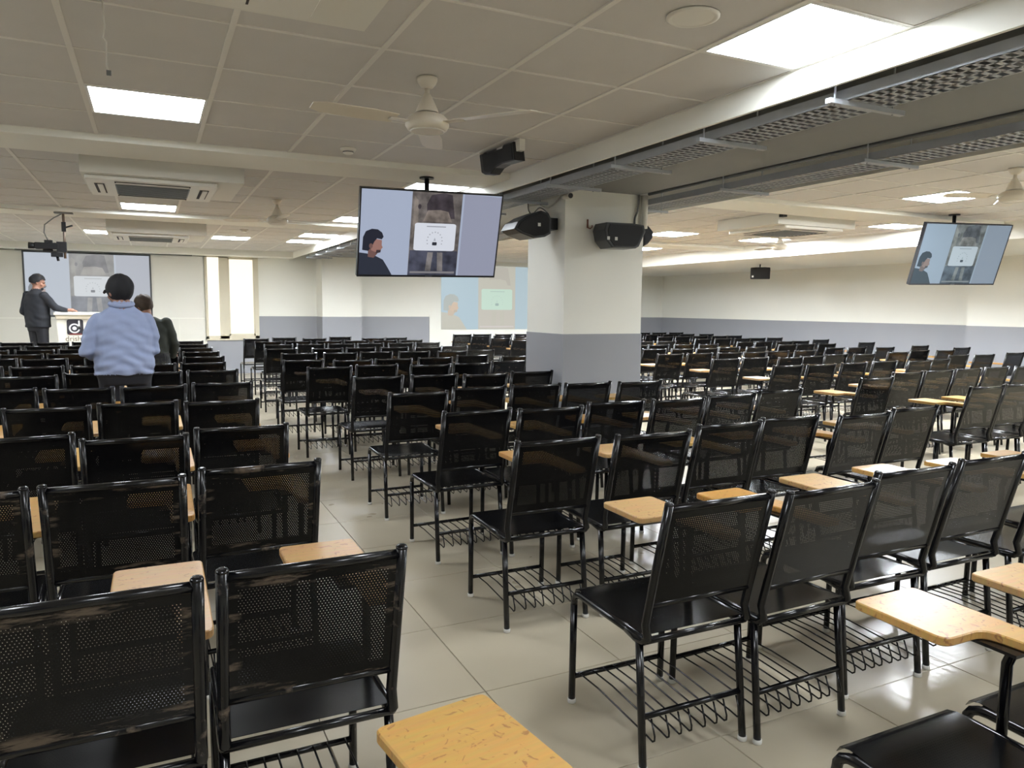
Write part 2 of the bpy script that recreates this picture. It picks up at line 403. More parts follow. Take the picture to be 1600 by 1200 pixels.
def bounds(o, n, a, b_):
    k0 = math.floor((a-o)/n)-1; vals = []
    for k in range(k0, k0+60):
        v = o+k*n
        if a+.03 < v < b_-.03: vals.append(v)
    return [a]+vals+[b_]
tiles_big = MB(); tile_cache = {}; light_spots = []; ntile = 0
for zx0, zx1, ox in zones_x:
    bx = bounds(ox, TQ, zx0, zx1)
    for zy0, zy1, oy in zones_y:
        by = bounds(oy, .6, zy0, zy1)
        for i in range(len(bx)-1):
            for j in range(len(by)-1):
                x0, x1, y0, y1 = bx[i], bx[i+1], by[j], by[j+1]
                L = is_light(x0, y0) if (x1-x0 > .5 and y1-y0 > .5) else None
                if L: light_spots.append((x0, y0, x1, y1)); continue
                cx, cy = (x0+x1)/2, (y0+y1)/2
                vis = 1.4 < cy < 10.1 and cx > -.16*cy-.4 and cx < 1.62*cy+.2
                if vis and ntile < 290:
                    key = (round(x1-x0, 3), round(y1-y0, 3))
                    if key not in tile_cache:
                        w2, d2 = (x1-x0)/2-.006, (y1-y0)/2-.006
                        tile_cache[key] = MB().box((-w2, -d2, 0), (w2, d2, .014)).mesh('ceiling_tile', CEIL)
                    t = link('ceiling_tile', tile_cache[key], slab); t.location = (cx, cy, HC+random.uniform(0, .0025)); t.rotation_euler = (random.uniform(-.002, .002), random.uniform(-.002, .002), 0); ntile += 1
                else: tiles_big.box((x0+.006, y0+.006, HC), (x1-.006, y1-.006, HC+.014))
        for x in bx: MB().box((x-.012, zy0, HC-.004), (x+.012, zy1, HC+.03)).build('grid_runner', TBAR, slab)
        for y in by: MB().box((zx0, y-.007, HC-.003), (zx1, y+.007, HC+.03)).build('grid_runner', TBAR, slab)
tag(tiles_big.build('ceiling_tile_field', CEIL, slab), kind='stuff')
for zx0, zx1, nm in ((XL, SOF_L, 'a'), (SOF_R, SOF_X, 'b')):
    for (y0, y1), wd in (((5.63, 6.2), 'pillar line'), ((10.05, 10.65), 'front seats')):
        tag(MB().box((zx0, y0, 2.485), (zx1, y1, ZT)).build('ceiling_beam', CREAM),
            ('shallow cream ceiling beam ' + ('on the lectern side, ' if nm == 'a' else 'on the side wall half, ') + ('at the pillar line' if wd == 'pillar line' else 'above the front seats')), 'beam', kind='structure')
# vertical fascias that close the open strip, and the wall bulkhead
tag(MB().box((SOF_L, YB, 2.405), (SOF_L+.02, YF, ZT)).build('trim_1', CREAM), 'cream fascia edging the open service strip, lectern side', 'fascia', kind='structure')
tag(MB().box((SOF_R-.02, YB, 2.42), (SOF_R, YF, ZT)).build('trim_2', CREAM), 'cream fascia edging the open service strip, side wall half', 'fascia', kind='structure')
tag(MB().box((SOF_X, YB, 2.31), (XR, YF, ZT)).build('ceiling_bulkhead', CREAM), 'boxed cream bulkhead along the side wall', 'bulkhead', kind='structure')
tag(MB().box((XL, 15.95, 2.42), (SOF_L, YF, ZT)).build('ceiling_bulkhead', CREAM), 'narrow cream bulkhead over the white screen on the front wall', 'bulkhead', kind='structure')
cb = tag(MB().box((PX0, YB, 2.462), (PX1-.06, YF, ZT)).build('ceiling_beam', BEAMG), 'deep grey concrete beam running over the pillar', 'beam', kind='structure')

# cable trays: perforated bottom with real slots, two upstands, hanger bars
def cable_tray(x0, x1, z, y0, y1, label):
    t = empty('cable_tray', (0, y0, 0), 0, label, 'cable tray', 'cable trays beside the grey beam')
    m = MB()
    n = 5; ww = (x1-x0)
    for k in range(n):
        xx = x0+ww*k/(n-1)*.965; m.box((xx, 0, z), (xx+ww*.035+.004, y1-y0, z+.0015))
    y = 0
    while y < y1-y0:
        m.box((x0, y, z), (x1, y+.022, z+.0015)); y += .05
    m.build('slotted_base', TRAYM, t)
    for xx in (x0, x1-.002): MB().box((xx, 0, z), (xx+.002, y1-y0, z+.05)).build('side_rail', TRAYM, t)
    yy = .87
    while yy < y1-y0:
        MB().box((x0-.10, yy, z-.022), (x1+.12, yy+.03, z-.001)).build('hanger_bar', TRAYM, t)
        for xx in (x0-.06, x1+.05): MB().tube([(xx, yy+.015, z-.03), (xx, yy+.015, ZT)], .005, None, 6).build('hanger_rod', TRAYM, t)
        yy += .87*(1 if x0 < 3.5 else 1.5)
    return t
cable_tray(2.83, 3.10, 2.365, -2.8, 15.2, 'perforated grey cable tray hung between the cream fascia and the grey beam')
cable_tray(4.13, 4.42, 2.375, -2.8, 15.2, 'perforated grey cable tray on the far side of the grey beam')
for x, r, zz in ((PX1-.02, .014, 2.46), (PX1+.02, .009, 2.475)):
    tag(MB().tube([(x, YB+.4, zz), (x, 5.6, zz)], r, None, 8).build('conduit', GREYPL), ('thicker' if r > .01 else 'thinner')+' grey conduit running along the edge of the grey beam', 'conduit')

# window in the front wall
wn = empty('window_1', (1.03, YF, .73), 0, 'tall frosted window glowing with daylight beside the white backdrop', 'window', kind='structure')
WG = mat('frosted_daylit_pane', (255, 246, 228), .4, emit=1.15/2**EXPO)
def wbox(n, x0, x1, z0, z1, d, m): return MB().box((x0, -d, z0), (x1, -.001, z1)).build(n, m, wn)
WFM = mat('window_frame_cream', (214, 206, 184), .5)
for (x0, x1, z0, z1) in ((0, .045, 0, 1.70), (.27, .44, 0, 1.70), (.96, 1.04, 0, 1.70), (0, 1.04, -.03, .06), (0, 1.04, 1.67, 1.72)):
    wbox('window_frame', x0, x1, z0, z1, .05, WFM)
wbox('window_pane', .045, .27, .06, 1.67, .012, WG)
wbox('window_pane', .47, .935, .10, 1.64, .016, WG)
for (x0, x1, z0, z1) in ((.44, .47, .06, 1.67), (.935, .96, .06, 1.67), (.44, .96, .06, .10), (.44, .96, 1.64, 1.67)):
    wbox('sash', x0, x1, z0, z1, .035, WFM)

# ------------------------------------------------------------------ lamps: LED panels set into the grid
def lbl_light(x, y):
    side = 'lectern side' if x < SOF_L else 'side wall half'
    return side
LL = {(-.27, 4.42): 'over the empty chairs between two air conditioners',
      (2.15, 2.02): 'touching the cream fascia beside the round ceiling speaker',
      (-.27, 9.25): 'just behind the boxed air conditioner before the second beam',
      (2.15, 6.25): 'behind the television on the pole beside the pillar',
      (2.15, 9.25): 'beside the fascia just before the second beam',
      (2.15, 11.7): 'beside the fascia just past the second beam',
      (2.15, 12.9): 'beside the fascia nearest the front wall',
      (.94, 12.9): 'in front of the frosted window',
      (-.875, 12.9): 'in front of the white screen',
      (6.66, 4.42): 'in the open ceiling before the hanging television',
      (6.66, 8.65): 'beyond the pillar near the wall fan',
      (8.15, 11.1): 'past the second beam on the side wall half',
      (8.75, 8.65): 'against the bulkhead above the wall loudspeaker',
      (8.75, 6.25): 'against the bulkhead behind the hanging television'}
for x0, y0, x1, y1 in light_spots:
    k = is_light(x0, y0)
    t = empty('ceiling_light', ((x0+x1)/2, (y0+y1)/2, HC), 0, 'square white LED ceiling panel ' + LL.get(k, 'added out of view to brighten the hall'), 'ceiling light', 'LED ceiling panels')
    w2, d2 = (x1-x0)/2-.013, (y1-y0)/2-.008
    f = MB()
    for a in ((-w2, -d2, w2, -d2+.014), (-w2, d2-.014, w2, d2), (-w2, -d2+.014, -w2+.014, d2-.014), (w2-.014, -d2+.014, w2, d2-.014)):
        f.box((a[0], a[1], -.004), (a[2], a[3], .02))
    f.build('panel_frame', PFRAME, t)
    MB().box((-w2+.014, -d2+.014, 0), (w2-.014, d2-.014, .012)).build('diffuser', PANEL_S if x0 > SOF_L and y0 > 1 else (PANEL_D if k == (2.15, 6.25) else (PANEL_F if y0 > 9 or x0 > SOF_L else PANEL)), t)
#== OBJECTS ==
# ------------------------------------------------------------------ chairs
CW = .197
def arc(c, r, a0, a1, n, f):
    return [f(c[0]+r*math.cos(math.radians(a0+(a1-a0)*k/n)), c[1]+r*math.sin(math.radians(a0+(a1-a0)*k/n))) for k in range(n+1)]
TUBE = .0125
def back_y(z): return .012-(z-.44)*.245      # leaning back line (y at height z)
def upright(s):
    x = s*CW
    p = [(x, .10, .417), (x, .045, .408)]
    p += [(x, .012, .413), (x, -.008, .43), (x, back_y(.47), .47)]
    p += [(x, back_y(.66), .66), (x, back_y(.868), .868)]
    return p
def rail_side(s):
    x = s*CW
    return [(x, .432, .375), (x, .430, .392), (x, .420, .408), (x, .402, .417), (x, .38, .42), (x, .2, .418), (x, 0.0, .418)]
def leg_front(s): return [(s*CW, .437, .012), (s*CW, .432, .375)]
def leg_rear(s): return [(s*(CW+.004), -.008, .012), (s*CW, .035, .412)]
TAB = round_poly([(.008, .33), (.008, .58), (.236, .58), (.236, .06), (.156, .06), (.156, .25), (.142, .33)][::-1],
                 [.0, .03, .03, .025, .02, .04, .03][::-1] if False else [.03, .05, .03, .03, .02, .02, .03])
def chair_meshes(seg, near):
    M = {}
    m = MB()
    for s in (-1, 1): m.tube(rail_side(s), TUBE, None, seg)
    m.tube([(-CW, .40, .417), (CW, .40, .417)], .009, None, seg); m.tube([(-CW, .0, .418), (CW, .0, .418)], .011, None, seg)
    M['seat_frame'] = m.mesh('seat_frame', BLACK)
    m = MB()
    # seat sheet: thin pressed sheet with a rolled front lip
    prof = [(.012, .432), (.10, .427), (.22, .424), (.34, .429), (.405, .435), (.432, .428), (.441, .412)]
    n = len(prof); b = len(m.v)
    for t in (0, -.0015):
        for y, z in prof: m.v += [(-CW+.006, y, z+t), (CW-.006, y, z+t)]
    for i in range(n-1):
        a = b+2*i; m.face([a, a+1, a+3, a+2], None, True); c = b+2*n+2*i; m.face([c, c+2, c+3, c+1], None, True)
    M['seat'] = m.mesh('seat', PERF_SEAT)
    m = MB()
    for s in (-1, 1):
        m.tube(upright(s), .0138, None, seg)
        if near:
            q = Vector((s*CW, back_y(.868), .868)); m.tube([q, q+Vector((0, -.001, .004)), q+Vector((0, -.0015, .0065))], [.0142, .0125, .006], None, seg)
    m.tube([(-CW, back_y(.853), .853), (CW, back_y(.853), .853)], .0115, None, seg)
    m.tube([(-CW, back_y(.535), .535), (CW, back_y(.535), .535)], .0105, None, seg)
    M['back_frame'] = m.mesh('back_frame', BLACK)
    m = MB(); z0, z1 = .532, .856; d = -.006
    x = CW-.004
    m.v += [(-x, back_y(z0)+d, z0), (x, back_y(z0)+d, z0), (x, back_y(z1)+d, z1), (-x, back_y(z1)+d, z1)]
    m.face([0, 1, 2, 3])
    M['backrest'] = m.mesh('backrest', PERF_BACK)
    for nm, f in (('fl', leg_front), ('rl', leg_rear)):
        for s in (-1, 1):
            M[nm+str(s)] = MB().tube(f(s), TUBE, None, seg).mesh('leg', BLACK)
            q = Vector(f(s)[0]); M['cap'+nm+str(s)] = MB().lathe([(.0135, 0), (.0155, .004), (.0155, .016), (.0128, .017)], (q.x, q.y, 0), None, 10).mesh('foot_cap', RUB)
    M['bar_f'] = MB().tube([(-CW, .435, .10), (CW, .435, .10)], .0095, None, seg).mesh('stretcher', BLACK)
    M['bar_r'] = MB().tube([(-CW, .008, .168), (CW, .008, .168)], .0095, None, seg).mesh('stretcher', BLACK)
    m = MB()
    for k in range(8):
        x = -CW+.03+k*(2*CW-.06)/7+(.004 if k % 3 else -.003)
        m.tube([(x, .435, .108), (x, .30, .112), (x, .02, .096), (x, -.012, .092), (x, -.022, .10), (x, -.022, .115), (x, -.002, .162)], .0032, None, 5)
    M['book_rack'] = m.mesh('book_rack', BLACK)
    M['writing_tablet'] = MB().prism(TAB, .668, .690, None, 'z', .003).mesh('writing_tablet', WOOD)
    m = MB()
    m.tube([(.212, .31, .42), (.212, .31, .60), (.214, .295, .65), (.20, .26, .6615), (.195, .12, .6615)], .0125, None, seg)
    m.box((.12, .24, .660), (.22, .42, .668)); m.tube([(.205, .31, .42), (.19, .31, .418)], .012, None, seg)
    M['tablet_support'] = m.mesh('tablet_support', BLACK)
    return M
MN = chair_meshes(12, True)
MW = {}
for k_, m_ in (('backrest', PERF_BACK_WORN), ('back_frame', BLACK_WORN)):
    MW[k_] = MN[k_].copy(); MW[k_].materials.clear(); MW[k_].materials.append(m_)
def far_meshes():
    M = {}; seg = 6; m = MB()
    for s in (-1, 1):
        m.tube(rail_side(s), TUBE, None, seg); m.tube(upright(s), .0138, None, seg); m.tube(leg_front(s), TUBE, None, seg); m.tube(leg_rear(s), TUBE, None, seg)
    for a, b in ((.853, back_y(.853)), (.535, back_y(.535)), (.418, 0), (.10, .435), (.168, .008)): m.tube([(-CW, b, a), (CW, b, a)], .0105, None, seg)
    M['frame'] = m.mesh('frame', BLACK)
    return M
MF = far_meshes()
ORD = ['zeroth', 'first', 'second', 'third', 'fourth', 'fifth', 'sixth', 'seventh', 'eighth', 'ninth', 'tenth', 'eleventh', 'twelfth', 'thirteenth', 'fourteenth', 'fifteenth']
def chair(x, y, rz, label, group, near, worn=False):
    """x = seat centre, y = rear feet; chairs face the front wall"""
    t = empty('tablet_chair', (x, y, 0), rz, label, 'chair', group)
    if near < 2:
        for nm, k in (('seat', 'seat'), ('seat_frame', 'seat_frame'), ('back_frame', 'back_frame'), ('backrest', 'backrest'), ('stretcher', 'bar_f'), ('stretcher', 'bar_r'),
                      ('book_rack', 'book_rack'), ('writing_tablet', 'writing_tablet'), ('tablet_support', 'tablet_support')): link(nm, MW[k] if worn and k in MW else MN[k], t)
        for k in ('fl-1', 'fl1', 'rl-1', 'rl1'):
            L = link('leg', MN[k], t)
            if near < 1: link('foot_cap', MN['cap'+k], L)
    else:
        for nm in ('seat', 'backrest', 'book_rack', 'writing_tablet'): link(nm, MN[nm], t)
        link('frame', MF['frame'], t)
    return t
OFF = .085          # rear feet stand this far in front of the back's top edge
def r_(a): return random.uniform(-a, a)
BL = {'L': [], 'M': [], 'R': [], 'Q': []}    # rows: list of [(x, ytop), ...] from the rearmost row on
def fill(x0, step, n, y, jx=.012, jy=.04): return [(x0+step*k+r_(jx), y+r_(jy)) for k in range(n)]
# block before the lectern: aisle seat first, then away from the aisle
BL['L'] = [[(.40, .555, 8)],
           [(.315, 1.64), (-.13, 1.615)],
           [(.335, 2.72), (-.12, 2.64), (-.565, 2.635)],
           [(.37, 3.63), (-.075, 3.50), (-.525, 3.70)],
           [(.365, 4.665), (-.08, 4.75), (-.52, 4.685), (-.965, 4.70)],
           [(.46, 5.765), (.005, 5.68), (-.445, 5.70), (-.90, 5.78)],
           [(.47, 6.89), (.02, 6.86), (-.44, 6.92), (-.88, 6.76), (-1.33, 6.8)],
           [(.45, 7.82), (-.0, 7.80), (-.46, 7.76), (-.93, 7.79), (-1.39, 7.81)],
           [(.515, 8.77), (.05, 8.82), (-.42, 8.8), (-.99, 8.90), (-1.45, 9.03)]]
for y in (9.72, 10.66, 11.62, 12.66): BL['L'].append([(.525-.455*k+r_(.015), y+r_(.05)) for k in range(6 if y < 11 else 7)])
BL['M'] = [[(1.585, .60), (2.06, .60)],
           [(1.525, 1.685), (1.958, 1.65), (2.465, 1.725), (2.955, 1.745), (3.43, 1.70), (3.9, 1.72)],
           [(1.57, 2.755), (2.05, 2.72), (2.585, 2.815), (3.045, 2.86), (3.50, 2.77), (4.04, 2.855)],
           [(1.597, 3.71), (2.028, 3.65), (2.54, 3.75), (2.985, 3.71), (3.47, 3.77), (3.99, 3.85)],
           [(1.58, 4.65), (2.09, 4.81), (2.55, 4.82), (2.985, 4.80), (3.425, 4.74)],
           [(1.64, 5.825), (2.12, 5.83), (2.55, 5.74), (3.05, 5.845)],
           [(1.48, 6.90), (1.96, 7.01), (2.45, 6.85), (2.93, 6.94), (3.43, 7.11), (3.9, 7.0)],
           [(1.42, 7.87), (1.90, 7.71), (2.37, 7.80), (2.87, 7.86), (3.43, 8.11), (3.88, 7.82)],
           [(1.585, 9.07), (2.07, 9.03), (2.54, 9.1), (3.02, 9.05), (3.5, 8.95), (3.96, 9.1)],
           [(1.54, 10.14), (2.13, 10.03), (2.6, 10.1), (3.06, 10.05), (3.52, 9.95), (3.98, 10.1)],
           fill(1.68, .46, 6, 11.25), fill(1.66, .47, 6, 12.2),
           [(1.61, 13.26), (2.13, 13.62), (2.575, 13.18), (3.15, 13.74), (3.58, 13.03), (4.04, 13.15)]]
BL['R'] = [[(5.715, 3.46), (6.18, 3.48), (6.65, 3.5), (7.12, 3.45)],
           [(5.5, 4.25), (6.32, 4.56), (6.83, 4.6), (7.36, 4.65), (7.87, 4.68), (8.36, 4.66)],
           [(5.87, 5.575), (6.35, 5.575), (6.93, 5.645), (7.5, 5.7), (7.97, 5.60), (8.44, 5.70)],
           [(5.97, 6.60), (6.48, 6.66), (6.95, 6.56), (7.43, 6.67), (8.03, 6.82), (8.46, 6.74)],
           [(5.91, 7.55), (6.40, 7.565), (6.88, 7.54), (7.33, 7.55), (7.83, 7.63), (8.35, 7.63)],
           [(5.92, 8.52), (6.42, 8.56), (6.86, 8.49), (7.32, 8.5), (7.88, 8.65), (8.38, 8.6)]]
for y in (9.56, 10.62, 11.6, 12.5, 13.45, 14.4): BL['R'].append(fill(5.85, .475, 6, y))
BL['Q'] = [[(9.55, 6.18), (10.02, 6.13), (10.95, 6.27)],
           [(9.36, 6.92), (10.10, 7.12), (10.54, 7.02), (11.6, 7.46)],
           [(9.45, 8.06), (9.92, 8.04), (10.38, 7.9), (11.5, 8.1)],
           [(9.5, 9.05), (9.97, 9.1), (10.45, 9.08), (11.64, 9.24)],
           [(9.5, 10.02), (9.97, 10.05), (10.42, 10.0), (10.88, 10.05), (11.8, 10.4)]]
for y, n in ((11.3, 5), (12.47, 5), (12.95, 0), (13.5, 5), (14.6, 5)):
    if n: BL['Q'].append([(9.6+.49*k+r_(.02), y+r_(.06)) for k in range(n)])
NAME = {'L': 'in the lectern block', 'M': 'in the pillar block', 'R': 'beyond the pillar', 'Q': 'along the side wall'}
for b in 'LMRQ':
    nrow = len(BL[b])
    for i, row in enumerate(BL[b]):
        for k, sp_ in enumerate(row):
            x, yt = sp_[:2]
            y = yt+OFF; d = math.hypot(x, y)
            near = 0 if d < 5.2 else (1 if d < 8.2 else 2)
            worn = 'scuffed black' if b == 'L' and d < 3.4 else 'black'
            chair(x, y, math.radians(sp_[2] if len(sp_) > 2 else r_(1.3)), '%s perforated chair %s, %s row from front, %s seat from aisle' % (worn, NAME[b], ORD[nrow-i], ORD[k+1]),
                  'tablet chairs '+NAME[b], near, worn != 'black')

# ------------------------------------------------------------------ displays
def picture(obj_name, parent, W, H, pale, key, place, own=None):
    """flat lit picture: speaker at the left, a dark stone photograph with a white card in the middle"""
    def S(n, rgb):
        if own: return screen_mat(key+n, own.get(n, (194, 192, 180)), pale[2])
        rgb = tuple(int(r*(1-pale[0])+p*pale[0]) for r, p in zip(rgb, pale[1])); return screen_mat(key+n, rgb, pale[2])
    layers = []
    def L(pts, n, rgb, d): layers.append((pts, S(n, rgb), d))
    L([(0, 0), (1, 0), (1, 1), (0, 1)], 'wall', (164, 174, 196), 0)
    L([(.345, 0), (.705, 0), (.705, 1), (.345, 1)], 'stone', (104, 98, 96), 1)
    L([(.345, 0), (.705, 0), (.70, .31), (.35, .31)], 'stonelow', (66, 68, 82), 2)
    L([(.46, .70), (.66, .70), (.63, .98), (.57, 1), (.48, .97), (.45, .86)], 'niche', (62, 56, 62), 2)
    L([(.43, .66), (.64, .66), (.61, .78), (.55, .80), (.46, .79)], 'block', (128, 118, 112), 3)
    L([(.47, .06), (.51, .06), (.52, .29), (.48, .29)], 'post', (116, 112, 112), 3); L([(.56, .06), (.60, .06), (.59, .29), (.55, .29)], 'post', (116, 112, 112), 3)
    L([(.36, .03), (.69, .03), (.69, .055), (.36, .055)], 'caption', (128, 126, 130), 3)
    L(ellipse(.40, .83, .012, .03, 12), 'niche', (62, 56, 62), 3); L([(.36, .45), (.40, .55), (.39, .9), (.36, .95)], 'stonelight', (122, 114, 108), 2)
    L(rrect(.375, .31, .675, .64, .022), 'card', (212, 216, 226), 4)
    L([(.46, .595), (.60, .595), (.60, .607), (.46, .607)], 'cardtext', (150, 154, 164), 5)
    for k in range(11):
        a = math.radians(-20+220*k/10); L(ellipse(.525+.055*math.cos(a), .43+.105*math.sin(a), .005, .009, 8), 'carddot', (168, 172, 182), 5)
    L(rrect(.508, .375, .542, .415, .008), 'cardblob', (48, 50, 60), 5); L([(.516, .43), (.534, .43), (.525, .47)], 'carddot', (168, 172, 182), 5)
    L([(.72, 0), (1, 0), (1, .985), (.72, 1)], 'grey', (146, 150, 170), 1)
    # speaker: jacket, neck, face in profile, hair, ear
    L([(0, 0), (.235, 0), (.20, .10), (.165, .19), (.11, .235), (.05, .26), (0, .27)], 'jacket', (46, 50, 62), 3)
    L([(.06, .22), (.10, .21), (.125, .26), (.12, .32), (.06, .33)], 'skinshade', (112, 84, 80), 4)
    L([(.08, .30), (.128, .265), (.146, .28), (.150, .315), (.160, .335), (.152, .36), (.152, .42), (.09, .44)], 'skin', (150, 112, 104), 5)
    L([(.112, .262), (.146, .276), (.148, .305), (.118, .305)], 'beard', (62, 52, 56), 6)
    L([(.02, .30), (.06, .29), (.085, .34), (.10, .40), (.118, .44), (.150, .43), (.162, .46), (.150, .51), (.12, .545), (.08, .55), (.04, .52), (.022, .45)], 'hair', (38, 40, 52), 6)
    L(ellipse(.078, .35, .013, .03, 10), 'skinshade', (112, 84, 80), 7)
    m = MB()
    for pts, mm, d in layers:
        m.poly([place((x-.5)*W, (y-.5)*H, d*.0004) for x, y in pts], mm)
    return m.build(obj_name, None, parent)
def television(loc, yaw, tilt, roll, W, H, label, key, pale, zc):
    t = empty('television', loc, 0, label, 'television', 'televisions hung from the ceiling')
    R = Matrix.Rotation(yaw, 4, 'Z') @ Matrix.Rotation(tilt, 4, 'X') @ Matrix.Rotation(roll, 4, 'Y')
    def tr(m): 
        m.v = [tuple(R @ Vector(p)) for p in m.v]; return m
    b = .011
    m = MB(); m.prism(rrect(-W/2, -H/2, W/2, H/2, .006, 2), -.012, .03, None, 'y', .003)
    tr(m).build('cabinet', DARKPL, t)
    m = MB()
    for q in ((-W/2, -H/2, W/2, -H/2+b*1.4), (-W/2, H/2-b, W/2, H/2), (-W/2, -H/2, -W/2+b, H/2), (W/2-b, -H/2, W/2, H/2)): m.box((q[0], -.016, q[1]), (q[2], -.011, q[3]))
    tr(m).build('bezel', mat('tv_bezel', (34, 35, 40), .3), t)
    tr(MB().box((-.03, -.018, -H/2+.003), (.03, -.015, -H/2+.012))).build('logo_bar', mat('tv_logo', (90, 92, 98), .3), t)
    picture('screen', t, W-2*b, H-2*b, pale, key, lambda x, y, d: tuple(R @ Vector((x, -.0125-d, y))))
    tr(MB().box((-.2, .03, -.18), (.2, .065, .18))).build('back_box', DARKPL, t)
    m = MB(); p0 = R @ Vector((0, .06, .05))
    m.tube([p0, (0, .10, .12), (0, .10, zc-loc[2])], .02, None, 10); m.lathe([(.06, -.012), (.06, 0)], (0, .10, zc-loc[2]), None, 16)
    m.build('ceiling_pole', DARKPL, t)
    return t
c1 = (at_y(565, 291, 5.69)+at_y(785, 304, 5.69)+at_y(556, 432, 5.9)+at_y(770, 433, 5.9))/4
television(c1, 0, math.radians(17), math.radians(-1.1), 1.2, .70, 'large television hung on a pole beside the pillar, tilted towards the seats', 'tvnear_', (0, (0, 0, 0), .95), 2.485)
tv2 = television((8.28, 5.42, 2.075), math.radians(-9), math.radians(17), math.radians(-1.0), 1.23, .70, 'television with a greenish picture hung on a pole near the side wall', 'tvfar_', (.35, (120, 152, 158), .85), HC)

# front screen with dark border and the projected picture on the wall
s0 = at_y(33, 390, 16.36); s1 = at_y(235, 396, 16.36)
SW = s1.x-s0.x; SH = 1.22; scx = (s0.x+s1.x)/2; scz = 2.40-SH/2
ps = empty('projection_screen', (scx, 16.39, scz), 0, 'wide lit screen with thin dark border on the backdrop behind the lectern', 'screen')
MB().box((-SW/2, -.012, -SH/2), (SW/2, 0, SH/2)).build('screen_backing', mat('screen_border', (70, 72, 74), .5), ps)
picture('screen_picture', ps, SW-.06, SH-.06, (.55, (196, 200, 200), 1.0), 'front_', lambda x, y, d: (x, -.0135-d, y))
tag(MB().box((s0.x-.1, 16.34, 2.405), (s1.x+.75, 16.39, 2.42)).build('screen_rail', GREYPL), 'thin grey rail along the top of the white screen', 'rail')
pp = empty('projected_picture', (0, YF-.014, 0), 0, 'pale bluish picture projected on the front wall between the two pillars', 'projection')
q0 = at_y(689, 440, YF); PWd = 2.75; PHt = 1.52
picture('projection', pp, PWd, PHt, (0, (0, 0, 0), .92), 'proj_', lambda x, y, d: (q0.x+PWd/2+x, -.001-d, .90+PHt/2+y),
        dict(wall=(176, 196, 206), grey=(178, 196, 204), card=(196, 219, 204), cardtext=(176, 198, 188), carddot=(188, 210, 198), cardblob=(162, 182, 176), hair=(176, 182, 178), skin=(206, 186, 166), skinshade=(200, 184, 166), beard=(190, 178, 162), stonelow=(196, 192, 182), niche=(186, 182, 172), caption=(206, 200, 196)))

# ------------------------------------------------------------------ air conditioners, fans, small ceiling fittings
FIN = mat('ac_louvre_grey', (120, 126, 132), .5); SLOT = mat('ac_dark_slot', (52, 48, 52), .8)
def air_con(x, y, W, D, zb, cx0, label):
    t = empty('air_conditioner', (x, y, zb), 0, label, 'air conditioner', 'ceiling air conditioners')
    MB().box((0, 0, 0), (W, D, HC-.004-zb)).build('boxing', WHITE, t)
    c = .94; ox, oy = cx0, (D-c)/2
    m = MB(); m.prism([(a+ox, b+oy) for a, b in rrect(0, 0, c, c, .03)], -.035, 0, None, 'z', .006); m.build('fascia_panel', WPL, t)
    m = MB(); m.box((ox+.20, oy+.20, -.041), (ox+c-.20, oy+c-.20, -.036)); g = m.build('intake_grille', FIN, t)
    for k in range(9):
        yy = oy+.215+k*.06; MB().box((ox+.21, yy, -.047), (ox+c-.21, yy+.022, -.0415)).build('grille_slat', FIN, g)
    for a in ((ox+.20, oy+.055, ox+c-.20, oy+.125), (ox+.20, oy+c-.125, ox+c-.20, oy+c-.055), (ox+.055, oy+.20, ox+.125, oy+c-.20), (ox+c-.125, oy+.20, ox+c-.055, oy+c-.20)):
        s = MB().box((a[0], a[1], -.0375), (a[2], a[3], -.0355)).build('air_slot', SLOT, t)
        if a[2]-a[0] > a[3]-a[1]: MB().box((a[0]+.01, a[1]+.022, -.043), (a[2]-.01, a[1]+.06, -.038)).build('louvre_blade', WPL, s)
        else: MB().box((a[0]+.022, a[1]+.01, -.043), (a[0]+.06, a[3]-.01, -.038)).build('louvre_blade', WPL, s)
    return t
air_con(-.43, 1.55, 1.15, 1.15, 2.40, .0, 'boxed cassette air conditioner above the rear aisle, nearest the round ceiling fan hub')
air_con(-.43, 6.42, 1.15, 1.12, 2.40, .02, 'boxed cassette air conditioner just past the first ceiling beam')
air_con(-.47, 11.0, 1.20, 1.15, 2.36, .05, 'boxed cassette air conditioner nearest the white screen')
air_con(6.4, 6.32, 1.24, 1.0, 2.40, .15, 'boxed cassette air conditioner beyond the pillar')
FANM = mat('fan_enamel_cream', (222, 214, 198), .3)
